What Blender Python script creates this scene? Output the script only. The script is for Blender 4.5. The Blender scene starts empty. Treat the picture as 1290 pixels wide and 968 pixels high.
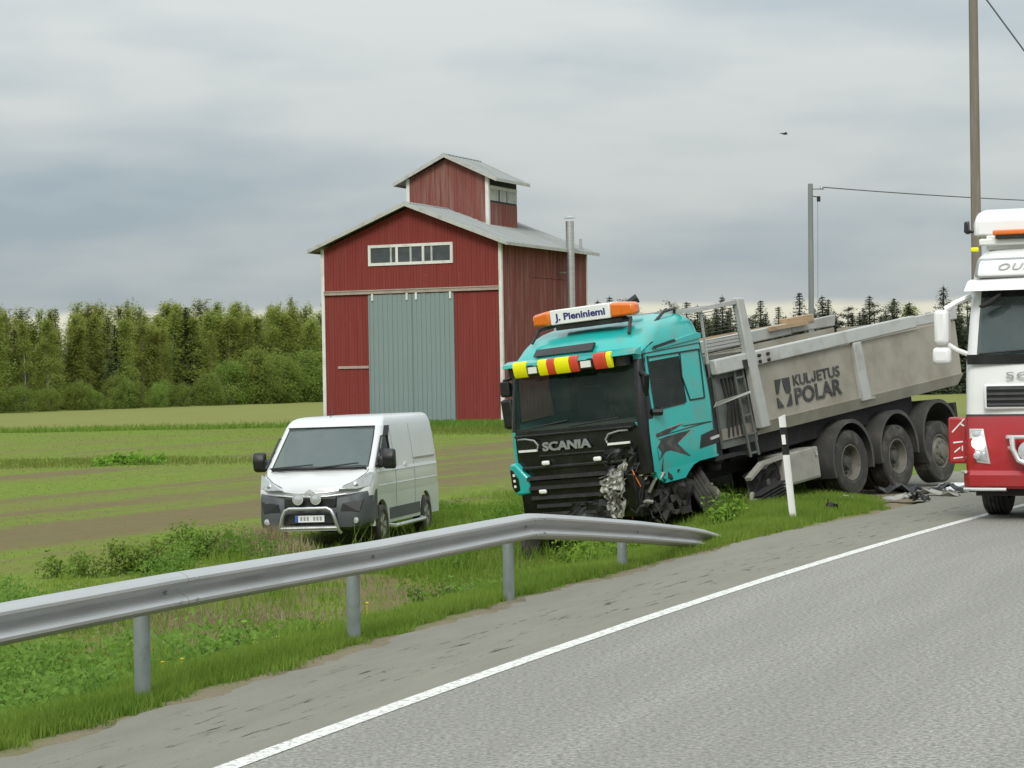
import bpy, bmesh, math, random
import numpy as np
from mathutils import Matrix, Vector
R = math.radians
scene = bpy.context.scene
COL = scene.collection

# ------------------------------------------------------------------ camera
cam_d = bpy.data.cameras.new('camera')
cam = bpy.data.objects.new('camera', cam_d); COL.objects.link(cam)
cam_d.sensor_width = 36.0
cam_d.lens = 36.0 * 2800.0 / 1290.0
cam_d.clip_start = 0.3; cam_d.clip_end = 6000
cam.matrix_world = Matrix.Translation((0, 0, 1.95)) @ Matrix.Rotation(R(89.92), 4, 'X') @ Matrix.Rotation(R(-1.0), 4, 'Z')
scene.camera = cam

# ------------------------------------------------------------------ world: overcast sky over a Nishita base
SUN_EL, SUN_AZ = 40.0, 190.0          # azimuth clockwise from +Y
world = bpy.data.worlds.new('World'); scene.world = world; world.use_nodes = True
wt = world.node_tree; wt.nodes.clear()
def wn(t, **k):
    n = wt.nodes.new(t)
    for a, b in k.items(): setattr(n, a, b)
    return n
def wmath(op, a, b=None, clamp=False):
    n = wn('ShaderNodeMath', operation=op, use_clamp=clamp)
    for i, v in enumerate((a, b)):
        if v is None: continue
        if isinstance(v, (int, float)): n.inputs[i].default_value = v
        else: wt.links.new(v, n.inputs[i])
    return n.outputs[0]
def wmix(f, a, b):
    n = wn('ShaderNodeMix', data_type='RGBA')
    for i, v in ((0, f), (6, a), (7, b)):
        if isinstance(v, (int, float)): n.inputs[i].default_value = v
        elif isinstance(v, tuple): n.inputs[i].default_value = (*v, 1)
        else: wt.links.new(v, n.inputs[i])
    return n.outputs[2]
def wramp(v, p0, p1):
    n = wn('ShaderNodeMapRange', interpolation_type='SMOOTHSTEP'); n.clamp = True
    n.inputs[1].default_value = p0; n.inputs[2].default_value = p1
    wt.links.new(v, n.inputs[0]); return n.outputs[0]
tc = wn('ShaderNodeTexCoord'); sep = wn('ShaderNodeSeparateXYZ'); wt.links.new(tc.outputs['Generated'], sep.inputs[0])
sx, sy, sz = sep.outputs
zc = wmath('MAXIMUM', sz, 0.0)
den = wmath('ADD', zc, 0.10)
def wcomb(x, y, z):
    n = wn('ShaderNodeCombineXYZ')
    for i, v in enumerate((x, y, z)):
        if isinstance(v, (int, float)): n.inputs[i].default_value = v
        else: wt.links.new(v, n.inputs[i])
    return n.outputs[0]
def wnoise(vec, scale, detail, rough=0.55):
    n = wn('ShaderNodeTexNoise'); wt.links.new(vec, n.inputs['Vector'])
    n.inputs['Scale'].default_value = scale; n.inputs['Detail'].default_value = detail; n.inputs['Roughness'].default_value = rough
    return n.outputs['Fac']
plane = wcomb(wmath('DIVIDE', sx, den), wmath('DIVIDE', sy, den), 0.0)
n1 = wnoise(plane, 0.62, 5.0, 0.5)
n2 = wnoise(wcomb(wmath('MULTIPLY', sx, 1.0), wmath('MULTIPLY', sy, 1.0), wmath('MULTIPLY', zc, 5.5)), 4.6, 3.0, 0.45)
n3 = wnoise(wcomb(wmath('MULTIPLY', sx, 1.0), wmath('MULTIPLY', sy, 1.0), wmath('MULTIPLY', zc, 2.6)), 13.0, 4.0, 0.5)
cl = wmath('ADD', wmath('MULTIPLY', wmath('SUBTRACT', n1, 0.5), 0.9), wmath('ADD', wmath('MULTIPLY', wmath('SUBTRACT', n2, 0.5), 2.3), wmath('MULTIPLY', wmath('SUBTRACT', n3, 0.5), 1.05)))
cl = wmath('ADD', wmath('ADD', cl, 0.57), wmath('SUBTRACT', wmath('MULTIPLY', wramp(zc, 0.060, 0.125), 0.30), wmath('MULTIPLY', wramp(zc, 0.030, 0.058), 0.22)), True)
cloud = wmix(cl, (3.85, 4.65, 5.15), (6.30, 6.65, 6.55))
strip = wmath('SUBTRACT', 1.0, wramp(wmath('ADD', zc, wmath('MULTIPLY', wmath('SUBTRACT', n3, 0.5), 0.011)), 0.0305, 0.0355))
cloud = wmix(strip, cloud, (9.6, 9.4, 7.6))
bright = wmath('ADD', 0.53, wmath('MULTIPLY', zc, 1.55))
vm = wn('ShaderNodeVectorMath', operation='SCALE'); wt.links.new(cloud, vm.inputs[0]); wt.links.new(bright, vm.inputs['Scale'])
sky = wn('ShaderNodeTexSky', sky_type='NISHITA'); sky.sun_disc = False
sky.sun_elevation = R(SUN_EL); sky.sun_rotation = R(SUN_AZ); sky.dust_density = 2.0
fin = wmix(0.96, sky.outputs[0], vm.outputs[0])
bg = wn('ShaderNodeBackground'); bg.inputs['Strength'].default_value = 0.1
wt.links.new(fin, bg.inputs['Color'])
wo = wn('ShaderNodeOutputWorld'); wt.links.new(bg.outputs[0], wo.inputs[0])

# ------------------------------------------------------------------ sun behind thin cloud
sl = bpy.data.lights.new('sun', 'SUN'); sl.energy = 1.5; sl.angle = R(22); sl.color = (1.0, 0.965, 0.91)
sun = bpy.data.objects.new('sun', sl); COL.objects.link(sun)
_d = Vector((math.sin(R(SUN_AZ)) * math.cos(R(SUN_EL)), math.cos(R(SUN_AZ)) * math.cos(R(SUN_EL)), math.sin(R(SUN_EL))))
sun.rotation_euler = _d.to_track_quat('Z', 'Y').to_euler()
sun.location = _d * 100

vs = scene.view_settings
vs.view_transform = 'Standard'; vs.look = 'None'; vs.gamma = 1.0; vs.use_curve_mapping = False
vs.exposure = 0.5

# ------------------------------------------------------------------ helpers
def tag(o, label=None, cat=None, group=None, kind=None):
    if label: o['label'] = label
    if cat: o['category'] = cat
    if group: o['group'] = group
    if kind: o['kind'] = kind
    return o
def thing(name, label, cat, loc=(0, 0, 0), rotz=0.0, group=None, mat=None):
    o = bpy.data.objects.new(name, None); COL.objects.link(o)
    o.empty_display_size = 0.3
    o.matrix_world = mat if mat is not None else Matrix.Translation(loc) @ Matrix.Rotation(rotz, 4, 'Z')
    return tag(o, label, cat, group)
def link_mesh(name, me, m, parent=None, mw=None):
    o = bpy.data.objects.new(name, me); COL.objects.link(o)
    if m is not None and not me.materials: me.materials.append(m)
    if parent is not None: o.parent = parent
    if mw is not None: o.matrix_local = mw
    return o
def copy_tree(o, parent=None):
    c = o.copy(); COL.objects.link(c); c.parent = parent
    for ch in [x for x in o.children]:
        copy_tree(ch, c)
    return c

class MB:
    def __init__(s): s.v = []; s.f = []
    def add(s, vs_, fs, M=None):
        k = len(s.v)
        for p in vs_:
            p = Vector(p)
            s.v.append(tuple(M @ p) if M is not None else tuple(p))
        s.f += [tuple(i + k for i in f) for f in fs]
        return s
    def hexa(s, p, M=None):
        return s.add(p, [(0, 3, 2, 1), (4, 5, 6, 7), (0, 1, 5, 4), (1, 2, 6, 5), (2, 3, 7, 6), (3, 0, 4, 7)], M)
    def box(s, x0, x1, y0, y1, z0, z1, M=None):
        return s.hexa([(x0, y0, z0), (x1, y0, z0), (x1, y1, z0), (x0, y1, z0), (x0, y0, z1), (x1, y0, z1), (x1, y1, z1), (x0, y1, z1)], M)
    def cbox(s, c, d, M=None):
        return s.box(c[0] - d[0] / 2, c[0] + d[0] / 2, c[1] - d[1] / 2, c[1] + d[1] / 2, c[2] - d[2] / 2, c[2] + d[2] / 2, M)
    def prism(s, poly, a, b, axis='y', M=None):
        def P(u, w, t):
            return {'y': (u, t, w), 'x': (t, u, w), 'z': (u, w, t)}[axis]
        ar = sum(poly[i][0] * poly[(i + 1) % len(poly)][1] - poly[(i + 1) % len(poly)][0] * poly[i][1] for i in range(len(poly)))
        n = len(poly); vs_ = [P(u, w, a) for u, w in poly] + [P(u, w, b) for u, w in poly]
        fs = [tuple(range(n)), tuple(range(2 * n - 1, n - 1, -1))] + [(i, i + n, (i + 1) % n + n, (i + 1) % n) for i in range(n)]
        return s.add(vs_, fs, M)
    def bar(s, a, b, w, h, up=(0, 0, 1)):
        a = Vector(a); b = Vector(b); d = (b - a).normalized(); u = Vector(up)
        sd = d.cross(u)
        if sd.length < 1e-4: sd = d.cross(Vector((1, 0, 0)))
        sd.normalize(); u = sd.cross(d)
        q = [a - sd * w / 2 - u * h / 2, a + sd * w / 2 - u * h / 2, a + sd * w / 2 + u * h / 2, a - sd * w / 2 + u * h / 2]
        q += [p + (b - a) for p in q]
        return s.add(q, [(0, 3, 2, 1), (4, 5, 6, 7), (0, 1, 5, 4), (1, 2, 6, 5), (2, 3, 7, 6), (3, 0, 4, 7)])
    def tube(s, path, r, n=8, M=None, cap=True):
        P = [Vector(p) for p in path]; rs = r if isinstance(r, (list, tuple)) else [r] * len(P)
        vs_ = []; u = None
        for i, p in enumerate(P):
            t = (P[min(i + 1, len(P) - 1)] - P[max(i - 1, 0)]).normalized()
            if u is None:
                u = t.cross(Vector((0, 0, 1)))
                if u.length < 1e-3: u = t.cross(Vector((1, 0, 0)))
            u = (u - t * u.dot(t)).normalized(); w = t.cross(u)
            for k in range(n):
                a = 2 * math.pi * k / n
                vs_.append(p + (u * math.cos(a) + w * math.sin(a)) * rs[i])
        fs = [(i * n + k, i * n + (k + 1) % n, (i + 1) * n + (k + 1) % n, (i + 1) * n + k) for i in range(len(P) - 1) for k in range(n)]
        if cap: fs += [tuple(range(n - 1, -1, -1)), tuple(range((len(P) - 1) * n, len(P) * n))]
        return s.add(vs_, fs, M)
    def lathe(s, prof, n=32, M=None):              # profile (r, h), axis y
        vs_ = []
        for r, h in prof:
            for k in range(n):
                a = 2 * math.pi * k / n
                vs_.append((r * math.cos(a), h, r * math.sin(a)))
        m = len(prof)
        fs = [(i * n + k, (i + 1) * n + k, (i + 1) * n + (k + 1) % n, i * n + (k + 1) % n) for i in range(m - 1) for k in range(n)]
        if prof[0][0] > 1e-3: pass
        return s.add(vs_, fs, M)
    def mesh(s, name, smooth=None):
        me = bpy.data.meshes.new(name); me.from_pydata(s.v, [], s.f); me.update()
        if smooth is not None:
            for p in me.polygons: p.use_smooth = True
            me.set_sharp_from_angle(angle=R(smooth))
        return me
    def build(s, name, m, parent=None, smooth=None, bevel=None, mw=None, recalc=True, seg=2):
        me = s.mesh(name)
        if recalc:
            bm = bmesh.new(); bm.from_mesh(me); bmesh.ops.recalc_face_normals(bm, faces=bm.faces); bm.to_mesh(me); bm.free()
        if smooth is not None:
            for p in me.polygons: p.use_smooth = True
            me.set_sharp_from_angle(angle=R(smooth))
        o = link_mesh(name, me, m, parent, mw)
        if bevel:
            b = o.modifiers.new('bevel', 'BEVEL'); b.width = bevel; b.segments = seg; b.limit_method = 'ANGLE'; b.angle_limit = R(35)
            if smooth is None:
                for p in me.polygons: p.use_smooth = True
                me.set_sharp_from_angle(angle=R(50))
        return o

def text(s_, size, m, parent, origin, xdir, ydir, name='lettering', extrude=0.004, bold=0.0, shear=0.0, width=None, space=1.0):
    c = bpy.data.curves.new('t', 'FONT'); c.body = s_; c.size = size; c.extrude = extrude; c.offset = bold; c.shear = shear
    c.space_character = space; c.resolution_u = 3
    o = bpy.data.objects.new('t', c); COL.objects.link(o)
    dg = bpy.context.evaluated_depsgraph_get(); me = bpy.data.meshes.new_from_object(o.evaluated_get(dg)); me.name = name
    bpy.data.objects.remove(o); bpy.data.curves.remove(c)
    xs = [v.co.x for v in me.vertices]
    k = width / (max(xs) - min(xs)) if width else 1.0
    x0 = min(xs)
    X = Vector(xdir).normalized(); Y = Vector(ydir).normalized(); Z = X.cross(Y)
    for v in me.vertices:
        p = v.co.copy(); v.co = Vector(origin) + X * ((p.x - x0) * k) + Y * p.y + Z * p.z
    me.materials.clear()
    return link_mesh(name, me, m, parent)

def lerp(a, b, t): return a + (b - a) * t
def vnoise(x, y, seed=0):
    x = np.asarray(x, float); y = np.asarray(y, float)
    xi = np.floor(x).astype(np.int64); yi = np.floor(y).astype(np.int64); fx = x - xi; fy = y - yi
    def h(a, b):
        n = (a * 374761393 + b * 668265263 + seed * 974711) & 0x7fffffff
        n = ((n ^ (n >> 13)) * 1274126177) & 0x7fffffff
        return ((n ^ (n >> 16)) & 0xffff) / 65535.0
    u = fx * fx * (3 - 2 * fx); w = fy * fy * (3 - 2 * fy)
    return (h(xi, yi) * (1 - u) + h(xi + 1, yi) * u) * (1 - w) + (h(xi, yi + 1) * (1 - u) + h(xi + 1, yi + 1) * u) * w
def fbm(x, y, seed=0, o=4):
    t = 0; a = 0.5; s = 0
    for k in range(o):
        t = t + a * vnoise(x * 2 ** k, y * 2 ** k, seed + k); s += a; a *= 0.5
    return t / s
def sstep(x, a, b):
    t = np.clip((np.asarray(x, float) - a) / (b - a), 0, 1); return t * t * (3 - 2 * t)

# ------------------------------------------------------------------ materials
MATS = {}
def newmat(name):
    m = bpy.data.materials.new(name); m.use_nodes = True; nt = m.node_tree; nt.nodes.clear(); MATS[name] = m
    o = nt.nodes.new('ShaderNodeOutputMaterial'); b = nt.nodes.new('ShaderNodeBsdfPrincipled')
    nt.links.new(b.outputs[0], o.inputs[0])
    return m, nt, b, o
def nd(nt, t, **k):
    n = nt.nodes.new(t)
    for a, b in k.items():
        if a.startswith('i_'): n.inputs[a[2:].replace('_', ' ')].default_value = b
        else: setattr(n, a, b)
    return n
def mixc(nt, f, a, b):
    n = nt.nodes.new('ShaderNodeMix'); n.data_type = 'RGBA'
    for i, v in ((0, f), (6, a), (7, b)):
        if isinstance(v, (int, float)): n.inputs[i].default_value = v
        elif isinstance(v, (tuple, list)): n.inputs[i].default_value = (*v[:3], 1)
        else: nt.links.new(v, n.inputs[i])
    return n.outputs[2]
def coords(nt, scale=(1, 1, 1), kind='Object'):
    t = nt.nodes.new('ShaderNodeTexCoord'); m = nt.nodes.new('ShaderNodeMapping'); m.inputs['Scale'].default_value = scale
    nt.links.new(t.outputs[kind], m.inputs[0]); return m.outputs[0]
def noise(nt, vec, scale, detail=4.0, rough=0.55):
    n = nt.nodes.new('ShaderNodeTexNoise'); n.inputs['Scale'].default_value = scale; n.inputs['Detail'].default_value = detail
    n.inputs['Roughness'].default_value = rough
    if vec is not None: nt.links.new(vec, n.inputs['Vector'])
    return n.outputs['Fac']
def ramp(nt, v, a, b):
    n = nt.nodes.new('ShaderNodeMapRange'); n.interpolation_type = 'SMOOTHSTEP'; n.inputs[1].default_value = a; n.inputs[2].default_value = b
    nt.links.new(v, n.inputs[0]); return n.outputs[0]
def bump(nt, b, h, strength=0.3, dist=0.01):
    n = nt.nodes.new('ShaderNodeBump'); n.inputs['Strength'].default_value = strength; n.inputs['Distance'].default_value = dist
    nt.links.new(h, n.inputs['Height']); nt.links.new(n.outputs[0], b.inputs['Normal'])
def paint(name, col, rough=0.4, metal=0.0, dirt=None, dirt_amt=0.5, scale=3.0, stretch=(1, 1, 1), coat=0.0, bmp=0.0, bscale=60.0, var=0.12, lo=0.45, hi=0.75):
    """A painted, plastic or metal surface: colour, a slow tonal drift, dirt patches with a shape of their own, fine relief."""
    m, nt, b, o = newmat(name)
    v = coords(nt, stretch)
    n = noise(nt, v, scale, 6.0, 0.6)
    c1 = tuple(min(1, x * (1 + var)) for x in col); c0 = tuple(x * (1 - var) for x in col)
    c = mixc(nt, noise(nt, v, scale * 0.6, 3.0), c0, c1)
    if dirt is not None:
        f = nt.nodes.new('ShaderNodeMath'); f.operation = 'MULTIPLY'; f.inputs[1].default_value = dirt_amt
        nt.links.new(ramp(nt, n, lo, hi), f.inputs[0]); c = mixc(nt, f.outputs[0], c, dirt)
    nt.links.new(c, b.inputs['Base Color'])
    b.inputs['Metallic'].default_value = metal
    rr = nt.nodes.new('ShaderNodeMapRange'); rr.inputs[3].default_value = max(0.02, rough - 0.08); rr.inputs[4].default_value = min(1, rough + 0.12)
    nt.links.new(n, rr.inputs[0]); nt.links.new(rr.outputs[0], b.inputs['Roughness'])
    b.inputs['Coat Weight'].default_value = coat; b.inputs['Coat Roughness'].default_value = 0.12
    if bmp: bump(nt, b, noise(nt, v, bscale, 3.0), bmp, 0.006)
    return m
def glass(name, col=(0.02, 0.03, 0.03), trans=0.35, rough=0.03):
    m, nt, b, o = newmat(name)
    b.inputs['Base Color'].default_value = (*col, 1); b.inputs['Roughness'].default_value = rough; b.inputs['IOR'].default_value = 1.52
    v = coords(nt); n = noise(nt, v, 2.5, 4.0)
    rr = nt.nodes.new('ShaderNodeMapRange'); rr.inputs[3].default_value = rough; rr.inputs[4].default_value = rough + 0.1
    nt.links.new(n, rr.inputs[0]); nt.links.new(rr.outputs[0], b.inputs['Roughness'])
    t = nt.nodes.new('ShaderNodeBsdfTransparent'); t.inputs[0].default_value = (0.72, 0.8, 0.76, 1)
    fm = nt.nodes.new('ShaderNodeMath'); fm.operation = 'MULTIPLY'; fm.inputs[1].default_value = 0.14      # dust film in patches
    nt.links.new(ramp(nt, noise(nt, coords(nt, (1, 1, 1.6)), 1.7, 7.0, 0.68), 0.42, 0.74), fm.inputs[0])
    nt.links.new(mixc(nt, fm.outputs[0], col, (0.30, 0.31, 0.29)), b.inputs['Base Color'])
    mx = nt.nodes.new('ShaderNodeMixShader'); mx.inputs[0].default_value = trans
    nt.links.new(b.outputs[0], mx.inputs[1]); nt.links.new(t.outputs[0], mx.inputs[2]); nt.links.new(mx.outputs[0], o.inputs[0])
    return m
def emis(name, col, strength, base=(0.8, 0.8, 0.8)):
    m, nt, b, o = newmat(name)
    b.inputs['Base Color'].default_value = (*base, 1); b.inputs['Emission Color'].default_value = (*col, 1); b.inputs['Emission Strength'].default_value = strength
    return m
def leafmat(name, c0, c1, trans=0.35, c2=None):
    m, nt, b, o = newmat(name)
    a = nt.nodes.new('ShaderNodeAttribute'); a.attribute_name = 'tint'
    c = mixc(nt, a.outputs['Fac'], c0, c1)
    oi = nt.nodes.new('ShaderNodeObjectInfo')
    h = nt.nodes.new('ShaderNodeHueSaturation'); nt.links.new(c, h.inputs['Color'])
    mr = nt.nodes.new('ShaderNodeMapRange'); mr.inputs[3].default_value = 0.86; mr.inputs[4].default_value = 1.14; nt.links.new(oi.outputs['Random'], mr.inputs[0])
    nt.links.new(mr.outputs[0], h.inputs['Value'])
    mh = nt.nodes.new('ShaderNodeMapRange'); mh.inputs[3].default_value = 0.485; mh.inputs[4].default_value = 0.515; nt.links.new(oi.outputs['Random'], mh.inputs[0])
    nt.links.new(mh.outputs[0], h.inputs['Hue'])
    nt.links.new(h.outputs[0], b.inputs['Base Color']); b.inputs['Roughness'].default_value = 0.65; b.inputs['Specular IOR Level'].default_value = 0.25
    t = nt.nodes.new('ShaderNodeBsdfTranslucent'); nt.links.new(h.outputs[0], t.inputs[0])
    mx = nt.nodes.new('ShaderNodeMixShader'); mx.inputs[0].default_value = trans
    nt.links.new(b.outputs[0], mx.inputs[1]); nt.links.new(t.outputs[0], mx.inputs[2]); nt.links.new(mx.outputs[0], o.inputs[0])
    return m

DUST = (0.23, 0.21, 0.175)
M_teal = paint('teal_paint', (0.011, 0.375, 0.345), 0.30, dirt=(0.10, 0.27, 0.24), dirt_amt=0.85, coat=0.6, var=0.08)
M_black = paint('black_plastic', (0.010, 0.0105, 0.011), 0.45, dirt=(0.034, 0.033, 0.030), dirt_amt=0.6, scale=5)
M_guard = paint('dusty_mudguard', (0.042, 0.041, 0.038), 0.6, dirt=(0.125, 0.115, 0.098), dirt_amt=0.7, scale=2.5)
M_gloss = paint('gloss_black', (0.006, 0.0065, 0.007), 0.25, dirt=(0.024, 0.024, 0.022), dirt_amt=0.5, scale=4)
M_under = paint('chassis_black', (0.012, 0.0115, 0.011), 0.75, dirt=(0.042, 0.037, 0.031), dirt_amt=0.7, scale=6)
M_rub = paint('tyre_rubber', (0.032, 0.030, 0.027), 0.85, dirt=(0.13, 0.115, 0.092), dirt_amt=0.75, scale=5, bmp=0.3)
M_rim = paint('dusty_rim', (0.16, 0.15, 0.125), 0.6, 0.3, dirt=(0.07, 0.06, 0.05), dirt_amt=0.7, scale=8)
M_rimin = paint('dark_rim', (0.05, 0.046, 0.04), 0.7, 0.1, dirt=(0.12, 0.11, 0.09), dirt_amt=0.6, scale=8)
M_alu = paint('bright_metal', (0.55, 0.56, 0.56), 0.35, 0.8, dirt=(0.3, 0.29, 0.26), dirt_amt=0.6, scale=6)
M_chr = paint('pale_trim', (0.62, 0.63, 0.62), 0.3, 0.5)
M_body = paint('dusty_tipper_steel', (0.325, 0.302, 0.250), 0.62, 0.1, dirt=(0.215, 0.19, 0.147), dirt_amt=0.7, scale=1.6, bmp=0.08, bscale=25, lo=0.38, hi=0.7)
M_rail = paint('tipper_rail_grey', (0.40, 0.405, 0.385), 0.55, 0.1, dirt=(0.25, 0.235, 0.2), dirt_amt=0.7, scale=2.2)
M_inner = paint('tipper_inside', (0.20, 0.185, 0.155), 0.75, dirt=(0.11, 0.095, 0.075), dirt_amt=0.8, scale=3, bmp=0.2)
M_decal = paint('decal_charcoal', (0.03, 0.031, 0.033), 0.55, dirt=(0.12, 0.115, 0.1), dirt_amt=0.6, scale=7)
M_yel = paint('signal_yellow', (0.80, 0.78, 0.0), 0.4, dirt=(0.6, 0.56, 0.05), dirt_amt=0.5)
M_red = paint('signal_red', (0.62, 0.06, 0.03), 0.4, dirt=(0.4, 0.06, 0.04), dirt_amt=0.5)
M_amber = paint('amber_lens', (0.72, 0.16, 0.015), 0.2, coat=0.6, dirt=(0.5, 0.1, 0.01), dirt_amt=0.5, scale=20)
M_white = paint('white_paint', (0.72, 0.72, 0.71), 0.3, coat=0.5, dirt=(0.62, 0.61, 0.57), dirt_amt=0.4, var=0.03)
M_vanw = paint('van_white', (0.56, 0.57, 0.57), 0.3, coat=0.4, dirt=(0.52, 0.52, 0.49), dirt_amt=0.5, var=0.03, scale=1.4)
M_vred = paint('truck_red', (0.34, 0.011, 0.016), 0.28, coat=0.5, dirt=(0.28, 0.03, 0.03), dirt_amt=0.5)
M_wplas = paint('white_plastic', (0.72, 0.72, 0.70), 0.45)
M_vgrey = paint('van_bumper_grey', (0.058, 0.063, 0.068), 0.55, dirt=(0.10, 0.10, 0.098), dirt_amt=0.45, scale=1.6)
M_lens = paint('lamp_lens', (0.55, 0.57, 0.58), 0.12, 0.35, dirt=(0.3, 0.31, 0.32), dirt_amt=0.7, scale=18, coat=1.0)
M_on = emis('lit_headlamp', (1.0, 0.97, 0.95), 5.0)
M_wlamp = paint('small_lamp_white', (0.78, 0.78, 0.74), 0.3)
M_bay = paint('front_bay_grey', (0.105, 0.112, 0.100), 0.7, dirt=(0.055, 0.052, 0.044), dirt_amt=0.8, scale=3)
M_seat = paint('seat_fabric', (0.07, 0.075, 0.08), 0.9)
M_int = paint('cab_interior', (0.10, 0.105, 0.10), 0.85)
M_curt = paint('cab_lining', (0.36, 0.38, 0.34), 0.9, dirt=(0.16, 0.17, 0.15), dirt_amt=0.8, scale=1.6)
M_glassT = glass('truck_windscreen', (0.016, 0.034, 0.027), 0.62, 0.015)
M_glassV = glass('van_windscreen', (0.13, 0.165, 0.165), 0.33)
M_glassL = glass('lorry_windscreen', (0.085, 0.115, 0.115), 0.30)  # sky reflection put into the pale teal-grey base colour
M_glassS = glass('side_glass', (0.016, 0.024, 0.023), 0.55, 0.02)
M_galv = paint('galvanised_steel', (0.50, 0.50, 0.495), 0.40, 0.85, dirt=(0.30, 0.30, 0.285), dirt_amt=0.55, scale=1.6, stretch=(0.6, 0.6, 8), var=0.06, bmp=0.04, bscale=60)
M_post = paint('galvanised_post', (0.25, 0.285, 0.275), 0.6, 0.35, dirt=(0.19, 0.21, 0.2), dirt_amt=0.8, scale=9, bmp=0.1)
M_crump = paint('torn_metal', (0.34, 0.335, 0.30), 0.5, 0.45, dirt=(0.07, 0.065, 0.055), dirt_amt=0.9, scale=7, lo=0.48, hi=0.58)
M_plate = paint('number_plate', (0.72, 0.73, 0.73), 0.4)
M_blue = paint('plate_blue', (0.03, 0.10, 0.42), 0.4)
M_signw = paint('sign_white', (0.78, 0.78, 0.76), 0.35)
M_navy = paint('sign_navy', (0.03, 0.03, 0.16), 0.5)
M_grey = paint('lettering_grey', (0.32, 0.33, 0.33), 0.4, 0.4)
M_box = paint('locker_grey', (0.32, 0.305, 0.265), 0.6, 0.2, dirt=(0.2, 0.185, 0.155), dirt_amt=0.8, scale=4)
# ================================================================== the ground, the road and its line
_Y = np.arange(-80, 900, 0.25)
_S = np.clip(0.37 + 0.0058 * (_Y - 13.0), 0.18, 0.56)
_X = np.concatenate([[0], np.cumsum((_S[1:] + _S[:-1]) / 2 * 0.25)])
_X = _X - np.interp(11.336, _Y, _X) - 1.492
def xl(y): return np.interp(y, _Y, _X)                 # the white edge line
def sl_(y): return np.interp(y, _Y, _S)
def dist(x, y): return (xl(y) - x) / np.sqrt(1 + sl_(y) ** 2)      # metres to the left of the line
def at_d(d, y):                                         # point d metres left of the line at station y
    s = sl_(y); c = np.sqrt(1 + s * s)
    return xl(y) - d / c, y + d * s / c
def edge(y): return np.interp(y, [0, 12, 20, 27, 31.5, 33, 34.2, 35.6, 37.2, 40, 44, 48, 900], [1.29, 1.29, 1.56, 1.67, 1.60, 1.68, 2.1, 2.7, 3.6, 4.6, 3.6, 1.8, 1.7])
def pad(y): return np.interp(y, [0, 26, 30, 33.5, 37, 46, 56, 900], [0, 0, 0.5, 2.2, 3.6, 3.6, 0, 0])
def field_z(x, y):
    return np.interp(y, [20, 42, 70, 100, 240, 700], [-0.86, -0.86, -0.42, 0.02, 0.28, 0.5])
def hz(x, y):
    x = np.asarray(x, float); y = np.asarray(y, float)
    d = dist(x, y); e = edge(y); q = d - pad(y)
    z = np.interp(q - e, [-0.2, 0.0, 0.35, 1.0, 2.6, 3.6, 4.6, 7.0, 9.0], [-0.03, -0.012, -0.04, -0.17, -0.70, -0.92, -0.90, -0.78, -0.86])
    z = np.where(q - e < 0, np.where(d < e, -0.06, -0.02), z)
    fz = field_z(x, y); t = sstep(q, 8.5, 12.0)
    z = np.where(q > 8.5, z * (1 - t) + fz * t, z)
    z = z + np.where(q > e + 0.6, (fbm(x * 0.9, y * 0.9, 5) - 0.5) * 0.16 * sstep(q, e + .6, e + 2) * (1 - 0.6 * sstep(q, 9, 14)), 0)
    z = z - 0.34 * np.exp(-((y - 104 - 0.05 * x) / 1.6) ** 2) * (x < -3) * (q > 12)
    r = -d - 7.6                                        # other side of the road
    z = np.where(r > -0.3, np.interp(r, [-0.3, 0, 1, 3, 5, 9], [-0.06, -0.02, -0.15, -0.8, -0.85, -0.5]), z)
    return z
def soil_mask(x, y):
    """1 where bare brown earth shows, 0 where it is green."""
    d = dist(x, y)
    n = fbm(d * 0.30 + 3.1, y * 0.035 + 1.7, 21, 4)
    n2 = fbm(d * 0.95, y * 0.12, 31, 4)
    m = sstep(n * 0.60 + n2 * 0.40, 0.38, 0.72) * .95
    m = m * sstep(d, 10.5, 13.5) * (1 - sstep(y + fbm(x * .1, y * .1, 4) * 14, 92, 102))
    # green islands: by the barn and half way across the field
    m = m * (1 - np.exp(-(((x + 13.5) / 7.5) ** 2 + ((y - 70) / 3.0) ** 2) ** 2)) * (1 - np.exp(-(((x - 2) / 9) ** 2 + ((y - 92) / 7) ** 2) ** 2))
    # torn-up earth where the truck went down and on the far bank of the ditch
    q = d - pad(y)
    m2 = sstep(fbm(x * 0.55, y * 0.55, 77, 4), 0.50, 0.60) * sstep(q, 4.6, 5.6) * (1 - sstep(q, 8.5, 10))
    m3 = np.exp(-(((x + 3.7) / 1.1) ** 2 + ((y - 25.6) / 1.6) ** 2))
    return np.clip(np.maximum(np.maximum(m, m2 * 0.8), m3), 0, 1)

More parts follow.
